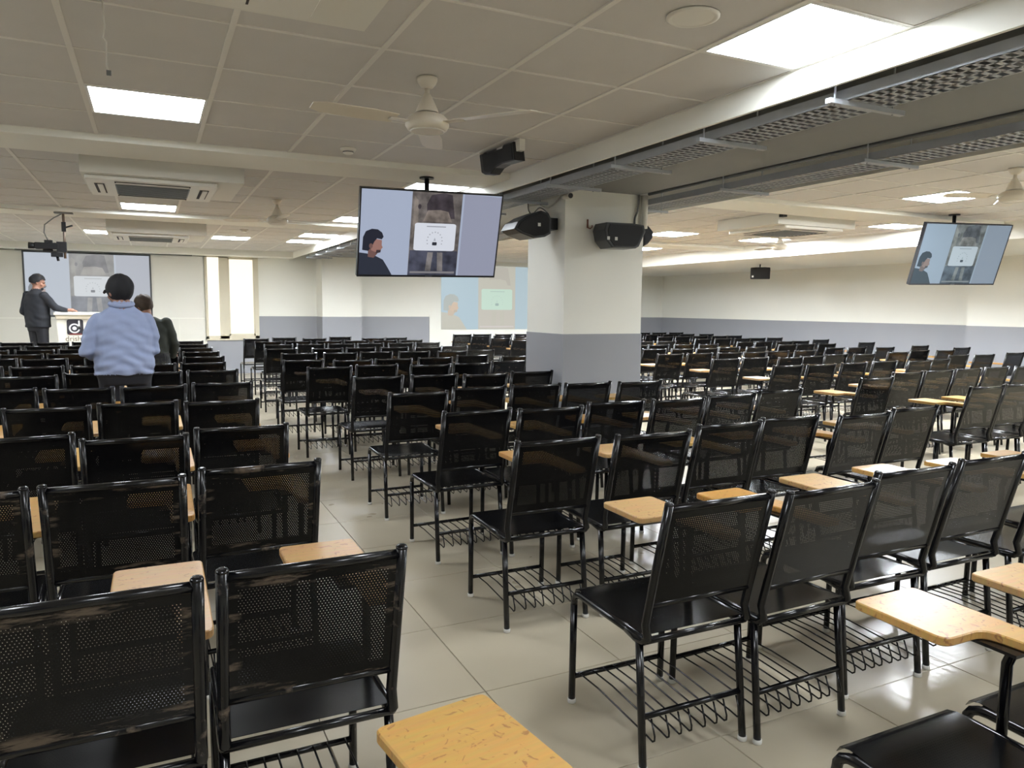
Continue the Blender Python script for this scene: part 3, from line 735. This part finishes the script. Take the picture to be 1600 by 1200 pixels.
def fan(x, y, zt, a0, label, down=.25):
    t = empty('ceiling_fan', (x, y, zt), 0, label, 'ceiling fan', 'ceiling fans')
    MB().lathe([(.05, 0), (.05, -.012), (.042, -.03), (.03, -.045), (.018, -.05)], m=None).build('ceiling_rose', FANM, t)
    MB().lathe([(.0125, -.04), (.0125, -down+.05)], m=None, seg=12).build('down_rod', FANM, t)
    MB().lathe([(.016, -.075), (.03, -.10), (.05, -.145), (.056, -.16), (.056, -.165)], m=None).build('lower_canopy', FANM, t)
    MB().lathe([(.06, -.17), (.085, -.18), (.105, -.20), (.107, -.225), (.095, -.245), (.085, -.25), (.05, -.2515), (.004, -.252)], m=None, seg=32).build('motor', FANM, t)
    MB().tube([(.08*math.cos(2*PI*q/32), .08*math.sin(2*PI*q/32), -.251) for q in range(33)], .004, None, 6, False).build('trim_ring', WPL, t)
    for k in range(3):
        a = a0+k*2*PI/3; c, s = math.cos(a), math.sin(a)
        def rt(p): return (p[0]*c-p[1]*s, p[0]*s+p[1]*c, p[2])
        m = MB(); m.box((.09, -.022, -.218), (.20, .022, -.214)); m.v = [rt(p) for p in m.v]; br = m.build('blade_arm', FANM, t)
        m = MB(); pts = [(.17, -.05), (.30, -.065), (.52, -.062), (.57, -.04), (.575, .03), (.52, .052), (.30, .06), (.17, .05)]
        m.prism(pts, -.002, .001, None, 'z'); tl = Matrix.Rotation(math.radians(9), 3, 'X')
        m.v = [rt(tuple(tl @ Vector(p)+Vector((0, 0, -.212)))) for p in m.v]; m.build('blade', FANM, t)
    return t
fan(1.245, 3.52, HC, math.radians(188), 'cream ceiling fan above the aisle between the two near light panels')
fan(1.235, 8.18, HC, math.radians(150), 'cream ceiling fan beside the second boxed air conditioner')
fan(-1.52, 8.35, HC, math.radians(20), 'cream ceiling fan over the lectern block near the pole camera')
fan(8.05, 7.9, HC, math.radians(80), 'cream ceiling fan over the chairs beyond the pillar', .25)
fan(6.02, 3.55, HC, math.radians(40), 'cream ceiling fan before the far hanging television')
def small(name, loc, label, cat, *parts, group=None):
    t = empty(name, loc, 0, label, cat, group)
    for n, mb, m in parts: mb.build(n, m, t)
    return t
small('smoke_detector', (1.29, 5.30, HC), 'white smoke detector by the first ceiling beam', 'detector',
      ('base', MB().lathe([(.055, 0), (.055, -.012), (.048, -.02)]), WPL), ('sensor_cap', MB().lathe([(.036, -.02), (.036, -.034), (.02, -.043)]), WPL), ('sensor_slot', MB().lathe([(.0375, -.024), (.0375, -.029)]), SLOT))
small('smoke_detector', (1.28, 11.6, HC), 'white smoke detector near the frosted window', 'detector',
      ('base', MB().lathe([(.055, 0), (.055, -.012), (.048, -.02)]), WPL), ('sensor_cap', MB().lathe([(.036, -.02), (.036, -.034), (.02, -.043)]), WPL))
small('ceiling_speaker', (1.885, 2.335, HC), 'round flush ceiling speaker beside the bright light panel', 'speaker',
      ('rim', MB().lathe([(.10, 0), (.10, -.006), (.085, -.010), (.078, -.006)], seg=40), WPL), ('grille', MB().lathe([(.079, 0), (.079, -.005), (.01, -.0055)], seg=40), mat('speaker_grille_cream', (186, 180, 170), .8, bump=.6, bscale=700)))
# dangling wire over the lectern block
m = MB(); m.tube([(-.115, 3.2, HC), (-.112, 3.205, 2.44), (-.118, 3.2, 2.40), (-.108, 3.2, 2.385), (-.11, 3.2, 2.30), (-.104, 3.2, 2.28)], .0035, None, 6)
t = empty('hanging_wire', (0, 0, 0), 0, 'short loose wire hanging from the ceiling behind the first light panel', 'wire'); m.build('wire', WPL, t); MB().box((-.112, 3.195, 2.268), (-.096, 3.205, 2.285)).build('connector', GREYPL, t)
# black bracket box under the ceiling
def xf(m, M4): m.v = [tuple(M4 @ Vector(p)) for p in m.v]; return m
bb = empty('wall_speaker', (2.2, 4.65, HC), 0, 'flat black loudspeaker fixed under the ceiling boards near the fascia', 'loudspeaker')
prof = []
for u, v in ((749, 236), (752, 270), (757, 273), (766, 272), (773, 262), (783, 256), (804, 250), (801, 221), (786, 226), (785, 231), (760, 239), (757, 235)):
    q = at_x(u, v, 2.19); prof.append((q.y-4.65, min(q.z, 2.529)-HC))
MB().prism(prof, -.01, .07, None, 'x', .006).build('cabinet', DARKPL, bb)
MB().prism([(y*.86, z*.86-.012) for y, z in prof], -.014, -.0105, None, 'x').build('grille', GRILLE, bb)
MB().box((.01, -.2, -.075), (.05, .16, 0)).build('bracket', WPL, bb)

# loudspeakers: bevelled cabinets on brackets
def loudspeaker(loc, yaw, pitch, W, H, D, label, arm):
    t = empty('loudspeaker', loc, 0, label, 'loudspeaker', 'black loudspeakers near the ceiling')
    R = Matrix.Rotation(yaw, 4, 'Z') @ Matrix.Rotation(pitch, 4, 'X')
    pl = [(-W/2, 0), (W/2, 0), (W/2*.98, D*.25), (W*.27, D), (-W*.27, D), (-W/2*.98, D*.25)]
    xf(MB().prism(pl, -H/2, H/2, None, 'z', .012), R).build('cabinet', DARKPL, t)
    xf(MB().prism(rrect(-W/2+.012, -H/2+.012, W/2-.012, H/2-.012, .02), -.010, .002, None, 'y', .004), R).build('grille', GRILLE, t)
    xf(MB().box((-W*.42, -.0125, -H*.34), (-W*.42+.03, -.0098, -H*.34+.032)), R).build('badge', TAG, t)
    xf(MB().tube([(0, D-.01, 0), (0, D+.05, .02), arm], .012, None, 8), R).build('bracket', DARKPL, t)
    xf(MB().prism(ellipse(0, 0, .06, .06, 16), D*.2, D*.75, None, 'z') if False else MB().box((-.05, D-.005, -.06), (.05, D+.006, .06)), R).build('back_plate', DARKPL, t)
    return t
def side_speaker(pix, y0, y1, label, stickers, base):
    """cabinet cut to its side outline, end plate towards the rear rows"""
    P = [at_y(u, v, y0) for u, v in pix]; cx = sum(p.x for p in P)/len(P); cz = sum(p.z for p in P)/len(P)
    t = empty('loudspeaker', (cx, y0, cz), 0, label, 'loudspeaker', 'black loudspeakers near the ceiling')
    out = [(p.x-cx, p.z-cz) for p in P]
    MB().prism(out, 0, y1-y0, mat('speaker_shell', (46, 48, 52), .35, bump=.1, bscale=200), 'y', .008).build('cabinet', None, t)
    MB().prism([(x*.86, z*.86) for x, z in out], -.008, .0, None, 'y', .003).build('end_plate', GRILLE, t)
    for u, v in stickers:
        q = at_y(u, v, y0); MB().box((q.x-cx-.013, -.0105, q.z-cz-.014), (q.x-cx+.013, -.008, q.z-cz+.014)).build('sticker', TAG, t)
    lo, hi = base; MB().box((lo[0]-cx, lo[1]-y0, lo[2]-cz), (hi[0]-cx, hi[1]-y0, hi[2]-cz)).build('bracket', DARKPL, t)
    return t
side_speaker([(804, 357), (810, 346), (824, 337), (846, 329), (858, 333), (862, 342), (861, 365), (852, 370), (834, 372), (814, 364)], 5.74, 6.02,
             'black loudspeaker on the pillar face towards the lectern, below the small camera', [(842, 351)], ((3.2, 5.82, 2.12), (3.276, 5.94, 2.22)))
side_speaker([(945, 358), (949, 347), (990, 349), (1007, 352), (1009, 362), (999, 385), (994, 388), (957, 387), (948, 375)], 5.44, 5.64,
             'black loudspeaker on the pillar face towards the rear rows', [(950, 372), (962, 373)], ((3.68, 5.6, 2.04), (3.82, 5.695, 2.16)))
side_speaker([(1007, 350), (1014, 353), (1021, 362), (1020, 372), (1013, 381), (1006, 385), (1005, 366)], 5.82, 6.08,
             'black loudspeaker on the pillar face towards the side wall', [], ((4.115, 5.9, 2.06), (4.2, 6.0, 2.14)))
p = at_x(1188, 425, 10.6)
loudspeaker((p.x, p.y, 2.13), math.radians(-42), math.radians(6), .36, .22, .18, 'black loudspeaker hung under the bulkhead by the side wall', (0, .16, .19))

# bullet camera and cables at the pillar top
t = empty('security_camera', (3.265, 5.64, 2.398), 0, 'small white bullet camera at the top corner of the pillar', 'camera')
MB().tube([(0, .06, 0), (0, -.05, -.012)], .03, None, 16).build('housing', WPL, t); MB().tube([(0, -.0505, -.012), (0, -.056, -.013)], .022, None, 16).build('lens', DARKPL, t)
MB().tube([(0, .03, 0), (.025, .062, .03)], .012, None, 8).build('mount', WPL, t)
def wire(name, pts, r, m, label, cat='cable', group=None):
    # smooth path through the points
    out = []; P = [Vector(p) for p in pts]
    for i in range(len(P)-1):
        a, b_, c, d = P[max(i-1, 0)], P[i], P[i+1], P[min(i+2, len(P)-1)]
        for k in range(6):
            s = k/6; out.append(.5*((2*b_)+(c-a)*s+(2*a-5*b_+4*c-d)*s*s+(3*b_-a-3*c+d)*s**3))
    out.append(P[-1])
    return tag(MB().tube(out, r, None, 6).build(name, m), label, cat, group)
wire('camera_cable', [(3.262, 5.72, 2.42), (3.262, 5.85, 2.36), (3.262, 6.0, 2.33), (3.262, 6.15, 2.37), (3.262, 6.36, 2.38), (3.262, 6.38, 2.46)], .006, WPL, 'white cable drooping along the pillar from the bullet camera')
wire('speaker_cable', [(3.24, 5.95, 2.28), (3.24, 6.1, 2.34), (3.24, 6.25, 2.30), (3.24, 6.33, 2.36), (3.24, 6.30, 2.46)], .005, GREYPL, 'grey cable looping above the loudspeaker on the pillar')
wire('speaker_cable', [(4.0, 5.68, 2.18), (4.0, 5.68, 2.25), (4.03, 5.68, 2.33), (4.04, 5.68, 2.46)], .009, GREYPL, 'grey conduit rising from the rear loudspeaker to the grey beam')
tag(MB().tube([(4.095, 5.665, 2.16), (4.095, 5.665, 2.40), (4.095, 5.665, 2.455)], .028, None, 12).build('conduit', WPL), 'thick white pipe at the pillar edge bending under the grey beam', 'conduit')
hk = empty('wall_hook', at_y(920, 351, 5.70), 0, 'small brown hook mark on the pillar face', 'hook')
HKM = mat('hook_brown', (122, 70, 48), .6); MB().box((-.022, -.008, -.03), (-.008, 0, .045)).build('hook_plate', HKM, hk)
MB().tube([(-.015, -.006, -.026), (.01, -.008, -.036), (.028, -.008, -.022), (.03, -.008, -.004)], .005, None, 6).build('hook_arm', HKM, hk)
small('dome_camera', (6.43, 6.28, 2.50), 'tiny black camera on the corner of the boxed air conditioner beyond the pillar', 'camera',
      ('base', MB().lathe([(.045, .028), (.045, .018), (.02, .015)], seg=16), DARKPL), ('body', MB().box((-.03, -.03, -.03), (.03, .03, .016)), DARKPL), ('lens', MB().box((-.012, -.034, -.02), (.012, -.03, .0)), GRILLE))

# pole camera over the lectern block
pc = empty('pole_camera', (-.87, 10.2, 2.485), 0, 'black video camera clamped to a ceiling pole before the white screen', 'camera')
MB().box((-.09, -.05, -.014), (.10, .05, 0)).build('ceiling_plate', GREYPL, pc)
MB().tube([(0, 0, -.01), (0, 0, -.53)], .014, None, 10).build('pole', mat('pole_brown', (120, 104, 92), .4, metal=.3), pc)
c = MB().box((-.022, -.022, -.22), (.022, .022, -.11)).build('clamp', DARKPL, pc); MB().tube([(.02, 0, -.17), (.09, -.01, -.145)], .01, None, 8).build('clamp_lever', DARKPL, c)
cb2 = xf(MB().prism(rrect(-.30, -.43, -.06, -.355, .015), -.04, .04, None, 'y', .006), Matrix()).build('camera_body', DARKPL, pc)
MB().tube([(-.30, 0, -.395), (-.36, 0, -.392)], [.034, .038], None, 16).build('camera_lens', DARKPL, cb2)
MB().box((-.20, -.03, -.355), (-.12, .03, -.325)).build('camera_handle', DARKPL, cb2)
h = MB().box((-.08, -.03, -.46), (.02, .03, -.34)).build('pan_head', DARKPL, pc); MB().tube([(-.12, 0, -.44), (-.22, -.01, -.445)], .012, None, 8).build('pan_bar', DARKPL, h)
MB().box((-.14, -.03, -.515), (-.02, .03, -.47)).build('tilt_plate', DARKPL, pc); MB().tube([(-.08, 0, -.51), (-.07, 0, -.56)], .015, None, 8).build('tilt_knob', DARKPL, pc)
m = MB(); m.tube([(-.02, 0, -.02), (-.10, 0, -.07), (-.19, 0, -.15), (-.20, 0, -.24), (-.165, 0, -.33)], .007, None, 6); m.build('camera_cable', GREYPL, pc)

# ------------------------------------------------------------------ lectern
LX0 = at_y(83, 490, 13.75).x; lt = empty('lectern', (LX0, 13.75, .19), 0, 'white lectern with a dark square badge and lettering on its front', 'lectern')
LWd = 1.02
LM = mat('lectern_white', (232, 228, 214), .35)
MB().prism(rrect(0, 0, LWd, .50, .02), 1.055, 1.10, None, 'z', .006).build('top', LM, lt)
MB().prism([(.08, 0), (LWd-.08, 0), (LWd-.035, 1.0), (.035, 1.0)], .05, .45, None, 'y').build('body', LM, lt)
MB().prism(rrect(.02, .02, LWd-.02, .48, .02), 1.0, 1.055, None, 'z').build('cornice', mat('lectern_cream', (214, 204, 182), .4), lt)
MB().box((.06, .04, 0), (LWd-.06, .46, .06)).build('plinth', LM, lt)
b0 = at_y(104, 499, 13.8); b1 = at_y(131, 523, 13.8)
bx0, bx1 = b0.x-LX0, b1.x-LX0; bz0, bz1 = b1.z-.19, b0.z-.19
bg = MB().prism(rrect(bx0, bz0, bx1, bz1, .035), .043, .0495, None, 'y').build('badge', mat('badge_dark', (44, 42, 48), .5), lt)
bcx, bcz = (bx0+bx1)/2-.01, (bz0+bz1)/2-.02; RW = mat('badge_white', (220, 220, 218), .5)
m = MB(); ro, ri = .078, .056; n = 28; base = len(m.v)
for yy in (.0405, .043):
    for r in (ro, ri):
        for k in range(n): m.v.append((bcx+r*math.cos(2*PI*k/n), yy, bcz+r*math.sin(2*PI*k/n)))
for k in range(n):
    j = (k+1) % n
    for a, b_ in ((0, 1), (2, 3), (0, 2), (1, 3)): m.face([base+a*n+k, base+a*n+j, base+b_*n+j, base+b_*n+k])
m.box((bcx+ro-.024, .0405, bcz-.02), (bcx+ro, .043, bcz+.125)); m.prism(ellipse(bcx, bcz, .03, .03, 20), .0405, .043, None, 'y')
m.build('badge_letter', RW, bg)
MB().box((bx0+.03, .0425, bz0+.002), (bx1-.03, .0432, bz0+.02)).build('badge_strip', mat('badge_red', (120, 52, 48), .5), bg)
cu = bpy.data.curves.new('lectern_text', 'FONT'); cu.body = 'drishti'; cu.size = .12; cu.extrude = .002; cu.align_x = 'CENTER'
to = bpy.data.objects.new('tmp_text', cu); COL.objects.link(to); bpy.context.view_layer.update()
tm = bpy.data.meshes.new_from_object(to.evaluated_get(bpy.context.evaluated_depsgraph_get())); bpy.data.objects.remove(to)
for v in tm.vertices: x, y, z = v.co; v.co = ((bx0+bx1)/2+x*.95, .0485-z, y+(at_y(110, 533, 13.8).z-.19))
tm.materials.clear(); tm.materials.append(mat('letter_grey', (120, 108, 92), .6)); link('lettering', tm, lt)
# ------------------------------------------------------------------ people
SKIN = mat('skin', (150, 108, 88), .5, noise=.06, nscale=20)
class Body:
    def __init__(s): s.m = MB(); s.lab = []
    def _l(s, k): s.lab += [k]*(len(s.m.v)-len(s.lab))
    def limb(s, pts, rs, k, step=.018):
        P = [Vector(p) for p in pts]; out = []; rr = []
        for i in range(len(P)-1):
            n = max(2, int((P[i+1]-P[i]).length/step))
            for j in range(n):
                t = j/n; out.append(P[i].lerp(P[i+1], t)); rr.append(rs[i]*(1-t)+rs[i+1]*t)
        out.append(P[-1]); rr.append(rs[-1])
        s.m.tube(out, rr, None, 12); s._l(k)
        for p, r in ((P[0], rs[0]), (P[-1], rs[-1])): s.ball(p, (r, r, r), k)
        for i in range(1, len(P)-1): s.ball(P[i], (rs[i],)*3, k)
    def ball(s, c, r, k, rot=None, n=14):
        base = len(s.m.v); c = Vector(c)
        for i in range(n+1):
            th = PI*i/n
            for j in range(2*n):
                ph = PI*j/n; p = Vector((r[0]*math.sin(th)*math.cos(ph), r[1]*math.sin(th)*math.sin(ph), r[2]*math.cos(th)))
                if rot: p = rot @ p
                s.m.v.append(tuple(c+p))
        for i in range(n):
            for j in range(2*n):
                j2 = (j+1) % (2*n); s.m.face([base+i*2*n+j, base+i*2*n+j2, base+(i+1)*2*n+j2, base+(i+1)*2*n+j])
        s._l(k)
    def loft(s, secs, k, seg=28):
        """secs: (x, y, z, rx, ry)"""
        fine = []
        for a, b in zip(secs, secs[1:]):
            n = max(2, int(abs(b[2]-a[2])/.02))
            for j in range(n): fine.append([a[q]+(b[q]-a[q])*(j/n) for q in range(5)])
        fine.append(secs[-1]); base = len(s.m.v)
        for x, y, z, rx, ry in fine:
            for q in range(seg):
                a = 2*PI*q/seg; c, sn = math.cos(a), math.sin(a); e = .82
                s.m.v.append((x+rx*math.copysign(abs(c)**e, c), y+ry*math.copysign(abs(sn)**e, sn), z))
        for i in range(len(fine)-1):
            for q in range(seg):
                q2 = (q+1) % seg; s.m.face([base+i*seg+q, base+i*seg+q2, base+(i+1)*seg+q2, base+(i+1)*seg+q])
        s.m.face([base+q for q in range(seg)][::-1]); s.m.face([base+(len(fine)-1)*seg+q for q in range(seg)]); s._l(k)
    def hand(s, w, d, side, k='skin', curl=.5):
        """w wrist, d pointing direction of the palm, side = outward direction of the thumb"""
        w = Vector(w); d = Vector(d).normalized(); t = Vector(side); t = (t-d*t.dot(d)).normalized(); nrm = d.cross(t)
        s.limb([w, w+d*.04, w+d*.085], [.024, .027, .028], k); s.limb([w+d*.03+t*.018, w+d*.085+t*.03], [.018, .014], k); s.limb([w+d*.03-t*.018, w+d*.08-t*.03], [.016, .013], k)
        for i, (o, L) in enumerate(((.031, .07), (.011, .08), (-.010, .075), (-.030, .058))):
            a = w+d*.085+t*o; b = a+d*L*.5-nrm*L*.12*curl; c = b+d*L*.42-nrm*L*.4*curl
            s.limb([a, b, c], [.0095, .009, .0078], k, .008)
        a = w+d*.03+t*.028; b = a+d*.03+t*.028; s.limb([a, b, b+d*.032+t*.008-nrm*.008], [.013, .0105, .009], k, .008)
    def head(s, c, H, yaw, pitch, roll):
        """c = head centre, H = head height; faces +y before turning"""
        R = Matrix.Rotation(yaw, 3, 'Z') @ Matrix.Rotation(pitch, 3, 'X') @ Matrix.Rotation(roll, 3, 'Y'); k = H/.23; c = Vector(c)
        def B(p, r, kk='skin', q=None): s.ball(c+R @ (Vector(p)*k), tuple(x*k for x in r), kk, R @ q if q else R)
        B((0, -.008, .025), (.075, .094, .090)); B((0, .022, -.035), (.058, .068, .075)); B((0, .055, -.078), (.032, .03, .030))
        B((0, .088, -.012), (.013, .018, .026)); B((0, .101, -.022), (.016, .014, .012)); B((0, .075, .022), (.055, .02, .012))
        B((0, .083, -.052), (.023, .012, .007)); B((0, .081, -.063), (.020, .012, .007))
        for sd in (-1, 1):
            B((sd*.076, -.008, -.008), (.010, .018, .031)); B((sd*.045, .055, -.022), (.022, .022, .02))
        return R, c, k
def hair_mesh(R, c, k, low, front, puff=1.0, seed=1):
    """cap of hair: part of an ellipsoid round the skull, lower at the back"""
    m = MB(); n, q = 22, 36; base = 0; ok = {}
    rnd = random.Random(seed); ph = [rnd.uniform(0, 6) for _ in range(6)]
    for i in range(n+1):
        th = PI*i/n
        for j in range(q):
            f = 2*PI*j/q; d = Vector((math.sin(th)*math.cos(f), math.sin(th)*math.sin(f), math.cos(th)))
            w = 1+.03*math.sin(5*f+ph[0]+3*th)+.025*math.sin(9*f+ph[1])*math.sin(4*th+ph[2])
            p = Vector((d.x*.083, d.y*.102-.010, d.z*.098+.028))*w*puff
            lim = low if d.y < .15 else (low+(front-low)*min(1, (d.y-.15)/.35))
            ok[i*q+j] = p.z > lim
            m.v.append(tuple(c+R @ (p*k)))
    for i in range(n):
        for j in range(q):
            j2 = (j+1) % q; f = [i*q+j, i*q+j2, (i+1)*q+j2, (i+1)*q+j]
            if sum(ok[x] for x in f) >= 3: m.face(f, None, True)
    return m
def person(name, loc, rz, body, mats, label, fold=None):
    me0 = body.m.mesh('tmp'); o = bpy.data.objects.new('tmp', me0); COL.objects.link(o)
    md = o.modifiers.new('r', 'REMESH'); md.mode = 'VOXEL'; md.voxel_size = .0085; md.adaptivity = 0
    sm = o.modifiers.new('s', 'SMOOTH'); sm.factor = .5; sm.iterations = 6
    bpy.context.view_layer.update()
    me = bpy.data.meshes.new_from_object(o.evaluated_get(bpy.context.evaluated_depsgraph_get())); bpy.data.objects.remove(o)
    kd = kdtree.KDTree(len(body.m.v))
    for i, v in enumerate(body.m.v): kd.insert(v, i)
    kd.balance()
    keys = list(mats); me.materials.clear()
    for k in keys: me.materials.append(mats[k])
    vl = [body.lab[kd.find(v.co)[1]] for v in me.vertices]
    for p in me.polygons:
        ls = [vl[i] for i in p.vertices]; p.material_index = keys.index(max(set(ls), key=ls.count)); p.use_smooth = True
    if fold:
        nr = [v.normal.copy() for v in me.vertices]
        for v, l, n in zip(me.vertices, vl, nr):
            if l in fold:
                a, s_ = fold[l]; x, y, z = v.co
                d = (math.sin(z*s_+4*math.sin(x*9+y*5)+x*14)*.6+math.sin(z*s_*.53-x*22+y*11)*.5+math.sin(z*s_*1.7+x*31*math.copysign(1, x))*.35)*(.45+.75*max(0, min(1, (1.28-z)*3)))
                v.co += n*d*a
    t = link(name, me); t.location = loc; t.rotation_euler = (0, 0, rz)
    return tag(t, label, 'person')
def legs(b, hip, half, k, foot, spread=.0, knee=.02):
    for s in (-1, 1):
        b.limb([(s*half, 0, hip), (s*(half+.01), knee, hip*.53), (s*(half+.015+spread), -.01, .09)], [.095, .066, .050], k)
        b.limb([(s*(half+.015+spread), -.02, .05), (s*(half+.02+spread), .10, .035), (s*(half+.025+spread), .17, .03)], [.045, .042, .03], foot)
TROU = mat('dark_trousers', (30, 30, 36), .8, noise=.1, nscale=40); SHOE = mat('black_shoes', (22, 20, 20), .4)
HAIR = mat('black_hair', (18, 17, 20), .75, bump=.6, bscale=120); HAIRB = mat('brown_streaked_hair', (66, 54, 44), .8, noise=.5, nscale=25)
EYE_ = mat('eye_dark', (24, 20, 20), .2)
def eyes(R, c, k, parent):
    for sd in (-1, 1):
        bb_ = Body(); bb_.ball(c+R @ (Vector((sd*.030, .080, .006))*k), (.012*k, .008*k, .007*k), 'e', R, 8); bb_.m.build('eye', EYE_, parent)
        bb_ = Body(); bb_.ball(c+R @ (Vector((sd*.031, .090, .026))*k), (.021*k, .006*k, .005*k), 'e', R, 8); bb_.m.build('eyebrow', HAIR, parent)
# man in a light blue shirt, back turned, standing between two rows
b = Body()
legs(b, .86, .095, 'trousers', 'shoes')
b.loft([(0, 0, .80, .175, .125), (0, 0, .88, .20, .14), (0, .005, .95, .205, .15)], 'trousers')
b.loft([(0, 0, .885, .212, .158), (0, .01, 1.0, .212, .165), (0, .012, 1.12, .212, .15), (0, .008, 1.22, .210, .135), (0, 0, 1.30, .192, .118), (0, -.004, 1.36, .150, .092), (0, 0, 1.405, .092, .07), (0, 0, 1.425, .072, .066), (0, .004, 1.445, .062, .062)], 'shirt')
b.limb([(-.165, 0, 1.30), (-.215, -.02, 1.20), (-.252, -.03, 1.07), (-.20, .20, 1.02)], [.064, .062, .055, .043], 'shirt'); b.limb([(-.20, .20, 1.02), (-.17, .27, 1.02)], [.036, .028], 'skin'); b.hand((-.165, .28, 1.02), (.25, .95, .1), (.9, -.2, .3))
b.limb([(.165, 0, 1.30), (.195, .01, 1.20), (.205, .02, 1.07), (.16, .22, 1.02)], [.064, .060, .052, .043], 'shirt'); b.limb([(.16, .22, 1.02), (.13, .29, 1.03)], [.036, .028], 'skin'); b.hand((.125, .30, 1.03), (-.25, .95, .1), (-.9, -.2, .3))
b.limb([(0, -.005, 1.40), (-.004, .008, 1.50)], [.06, .056], 'skin')
R, c, k = b.head((-.012, .015, 1.518), .238, math.radians(28), math.radians(-10), 0)
SHIRT = mat('light_blue_shirt', (146, 158, 190), .75, noise=.05, nscale=9, bump=.2, bscale=60)
pb = person('person', (-.195, 6.56, 0), math.radians(2), b, {'skin': SKIN, 'shirt': SHIRT, 'trousers': TROU, 'shoes': SHOE}, 'person in light blue shirt standing with back turned among the chairs', {'shirt': (.0075, 60)})
hm = hair_mesh(R, c, k, -.088, .045, 1.10, 3).build('cap', mat('black_cap_cloth', (22, 22, 27), .8, bump=.3, bscale=80), pb)
eyes(R, c, k, pb)
m = MB(); vs_ = []
for yy, zz, ww in ((.085, .055, .06), (.12, .050, .062), (.155, .038, .055), (.175, .030, .035)): vs_.append((yy, zz, ww))
for yy, zz, ww in vs_:
    for t_ in (-1, -.5, 0, .5, 1): m.v.append(tuple(c+R @ (Vector((t_*ww, yy-.018*abs(t_), zz-.014*t_*t_))*k)))
for i in range(3):
    for j in range(4): m.face([i*5+j, i*5+j+1, i*5+j+6, i*5+j+5], None, True)
m.build('cap_peak', mat('black_cap_cloth', (22, 22, 27), .8), pb)
m = MB(); m.tube([(.076*math.cos(a)-.004, .074*math.sin(a)+.002, 1.430+.014*math.sin(a)) for a in [2*PI*i/24 for i in range(25)]], .020, None, 8); m.build('collar', SHIRT, pb)

# lecturer in black, facing the lectern side-on
b = Body()
legs(b, .86, .085, 'trousers', 'shoes')
b.loft([(0, 0, .80, .16, .12), (0, 0, .88, .175, .125), (0, 0, .98, .172, .12)], 'trousers')
b.loft([(0, 0, .86, .20, .145), (0, 0, 1.0, .20, .145), (0, .0, 1.15, .208, .14), (0, -.005, 1.30, .212, .125), (0, -.012, 1.385, .172, .098), (0, -.01, 1.44, .08, .065), (0, 0, 1.465, .062, .058)], 'sweater')
b.limb([(.19, -.01, 1.36), (.285, .10, 1.17), (.35, .22, 1.135)], [.066, .056, .040], 'sweater'); b.hand((.355, .23, 1.135), (.6, .75, -.02), (-.75, .6, .2))
b.limb([(-.185, -.02, 1.37), (-.245, -.06, 1.10), (-.20, .12, .95)], [.063, .052, .040], 'sweater'); b.hand((-.195, .13, .945), (.1, .8, -.5), (.9, .2, .2))
b.limb([(0, -.005, 1.43), (0, .012, 1.53)], [.056, .053], 'skin')
R, c, k = b.head((.0, .03, 1.568), .245, math.radians(-34), math.radians(-14), 0)
SWE = mat('black_sweater', (34, 36, 42), .9, bump=.3, bscale=150)
pa = person('person', (-1.615, 13.97, .19), math.radians(-48), b, {'skin': SKIN, 'sweater': SWE, 'trousers': TROU, 'shoes': SHOE}, 'person in black sweater and trousers standing at the lectern, face turned to it', {'sweater': (.004, 45)})
hair_mesh(R, c, k, -.03, .055, 1.03, 5).build('hair', HAIR, pa); eyes(R, c, k, pa)
bd_ = Body(); bd_.ball(c+R @ (Vector((0, .062, -.078))*k), (.040*k, .034*k, .030*k), 'b', R); bd_.m.build('beard', HAIR, pa)

# third person in dark olive, bending beside the man in blue
b = Body()
legs(b, .80, .08, 'trousers', 'shoes')
b.loft([(0, 0, .74, .155, .115), (0, .0, .82, .165, .12), (0, .0, .92, .155, .115)], 'trousers')
b.loft([(0, 0, .80, .172, .128), (-.005, .01, .95, .165, .12), (-.015, .02, 1.08, .172, .12), (-.02, .03, 1.18, .178, .112), (-.025, .04, 1.255, .145, .09), (-.03, .05, 1.30, .07, .062)], 'jacket')
b.limb([(.145, .03, 1.235), (.215, .02, 1.02), (.20, .10, .90)], [.060, .050, .040], 'jacket'); b.hand((.20, .11, .895), (.1, 1, -.1), (-1, .1, .1))
b.limb([(-.185, .03, 1.235), (-.235, .05, 1.02), (-.16, .22, .95)], [.060, .050, .040], 'jacket'); b.hand((-.155, .23, .945), (.2, 1, -.1), (1, -.1, .1))
b.limb([(-.03, .045, 1.28), (-.045, .07, 1.37)], [.05, .048], 'skin')
R, c, k = b.head((-.055, .09, 1.405), .215, math.radians(30), math.radians(-32), math.radians(-10))
JK = mat('dark_olive_jacket', (52, 56, 50), .9, noise=.08, nscale=12, bump=.2, bscale=70)
p3 = person('person', (.005, 8.60, 0), 0, b, {'skin': SKIN, 'jacket': JK, 'trousers': TROU, 'shoes': SHOE}, 'person in dark olive jacket bending close beside the light blue shirt', {'jacket': (.005, 40)})
hair_mesh(R, c, k, -.07, .05, 1.10, 9).build('hair', HAIRB, p3); eyes(R, c, k, p3)
t = empty('paper_sheet', (.19, 8.79, .895), math.radians(12), 'crumpled white paper held by the person in dark olive', 'paper')
m = MB(); base = 0
for i in range(6):
    for j in range(6): m.v.append(((i-2.5)*.026+r_(.004), (j-2.5)*.014, .012*math.sin(i*1.9+j)+.02*abs(i-2.5)/2+.03*(1-abs(i-2)/3)))
for i in range(5):
    for j in range(5): m.face([i*6+j, i*6+j+1, i*6+j+7, i*6+j+6], None, True)
m.build('sheet', TAG, t)
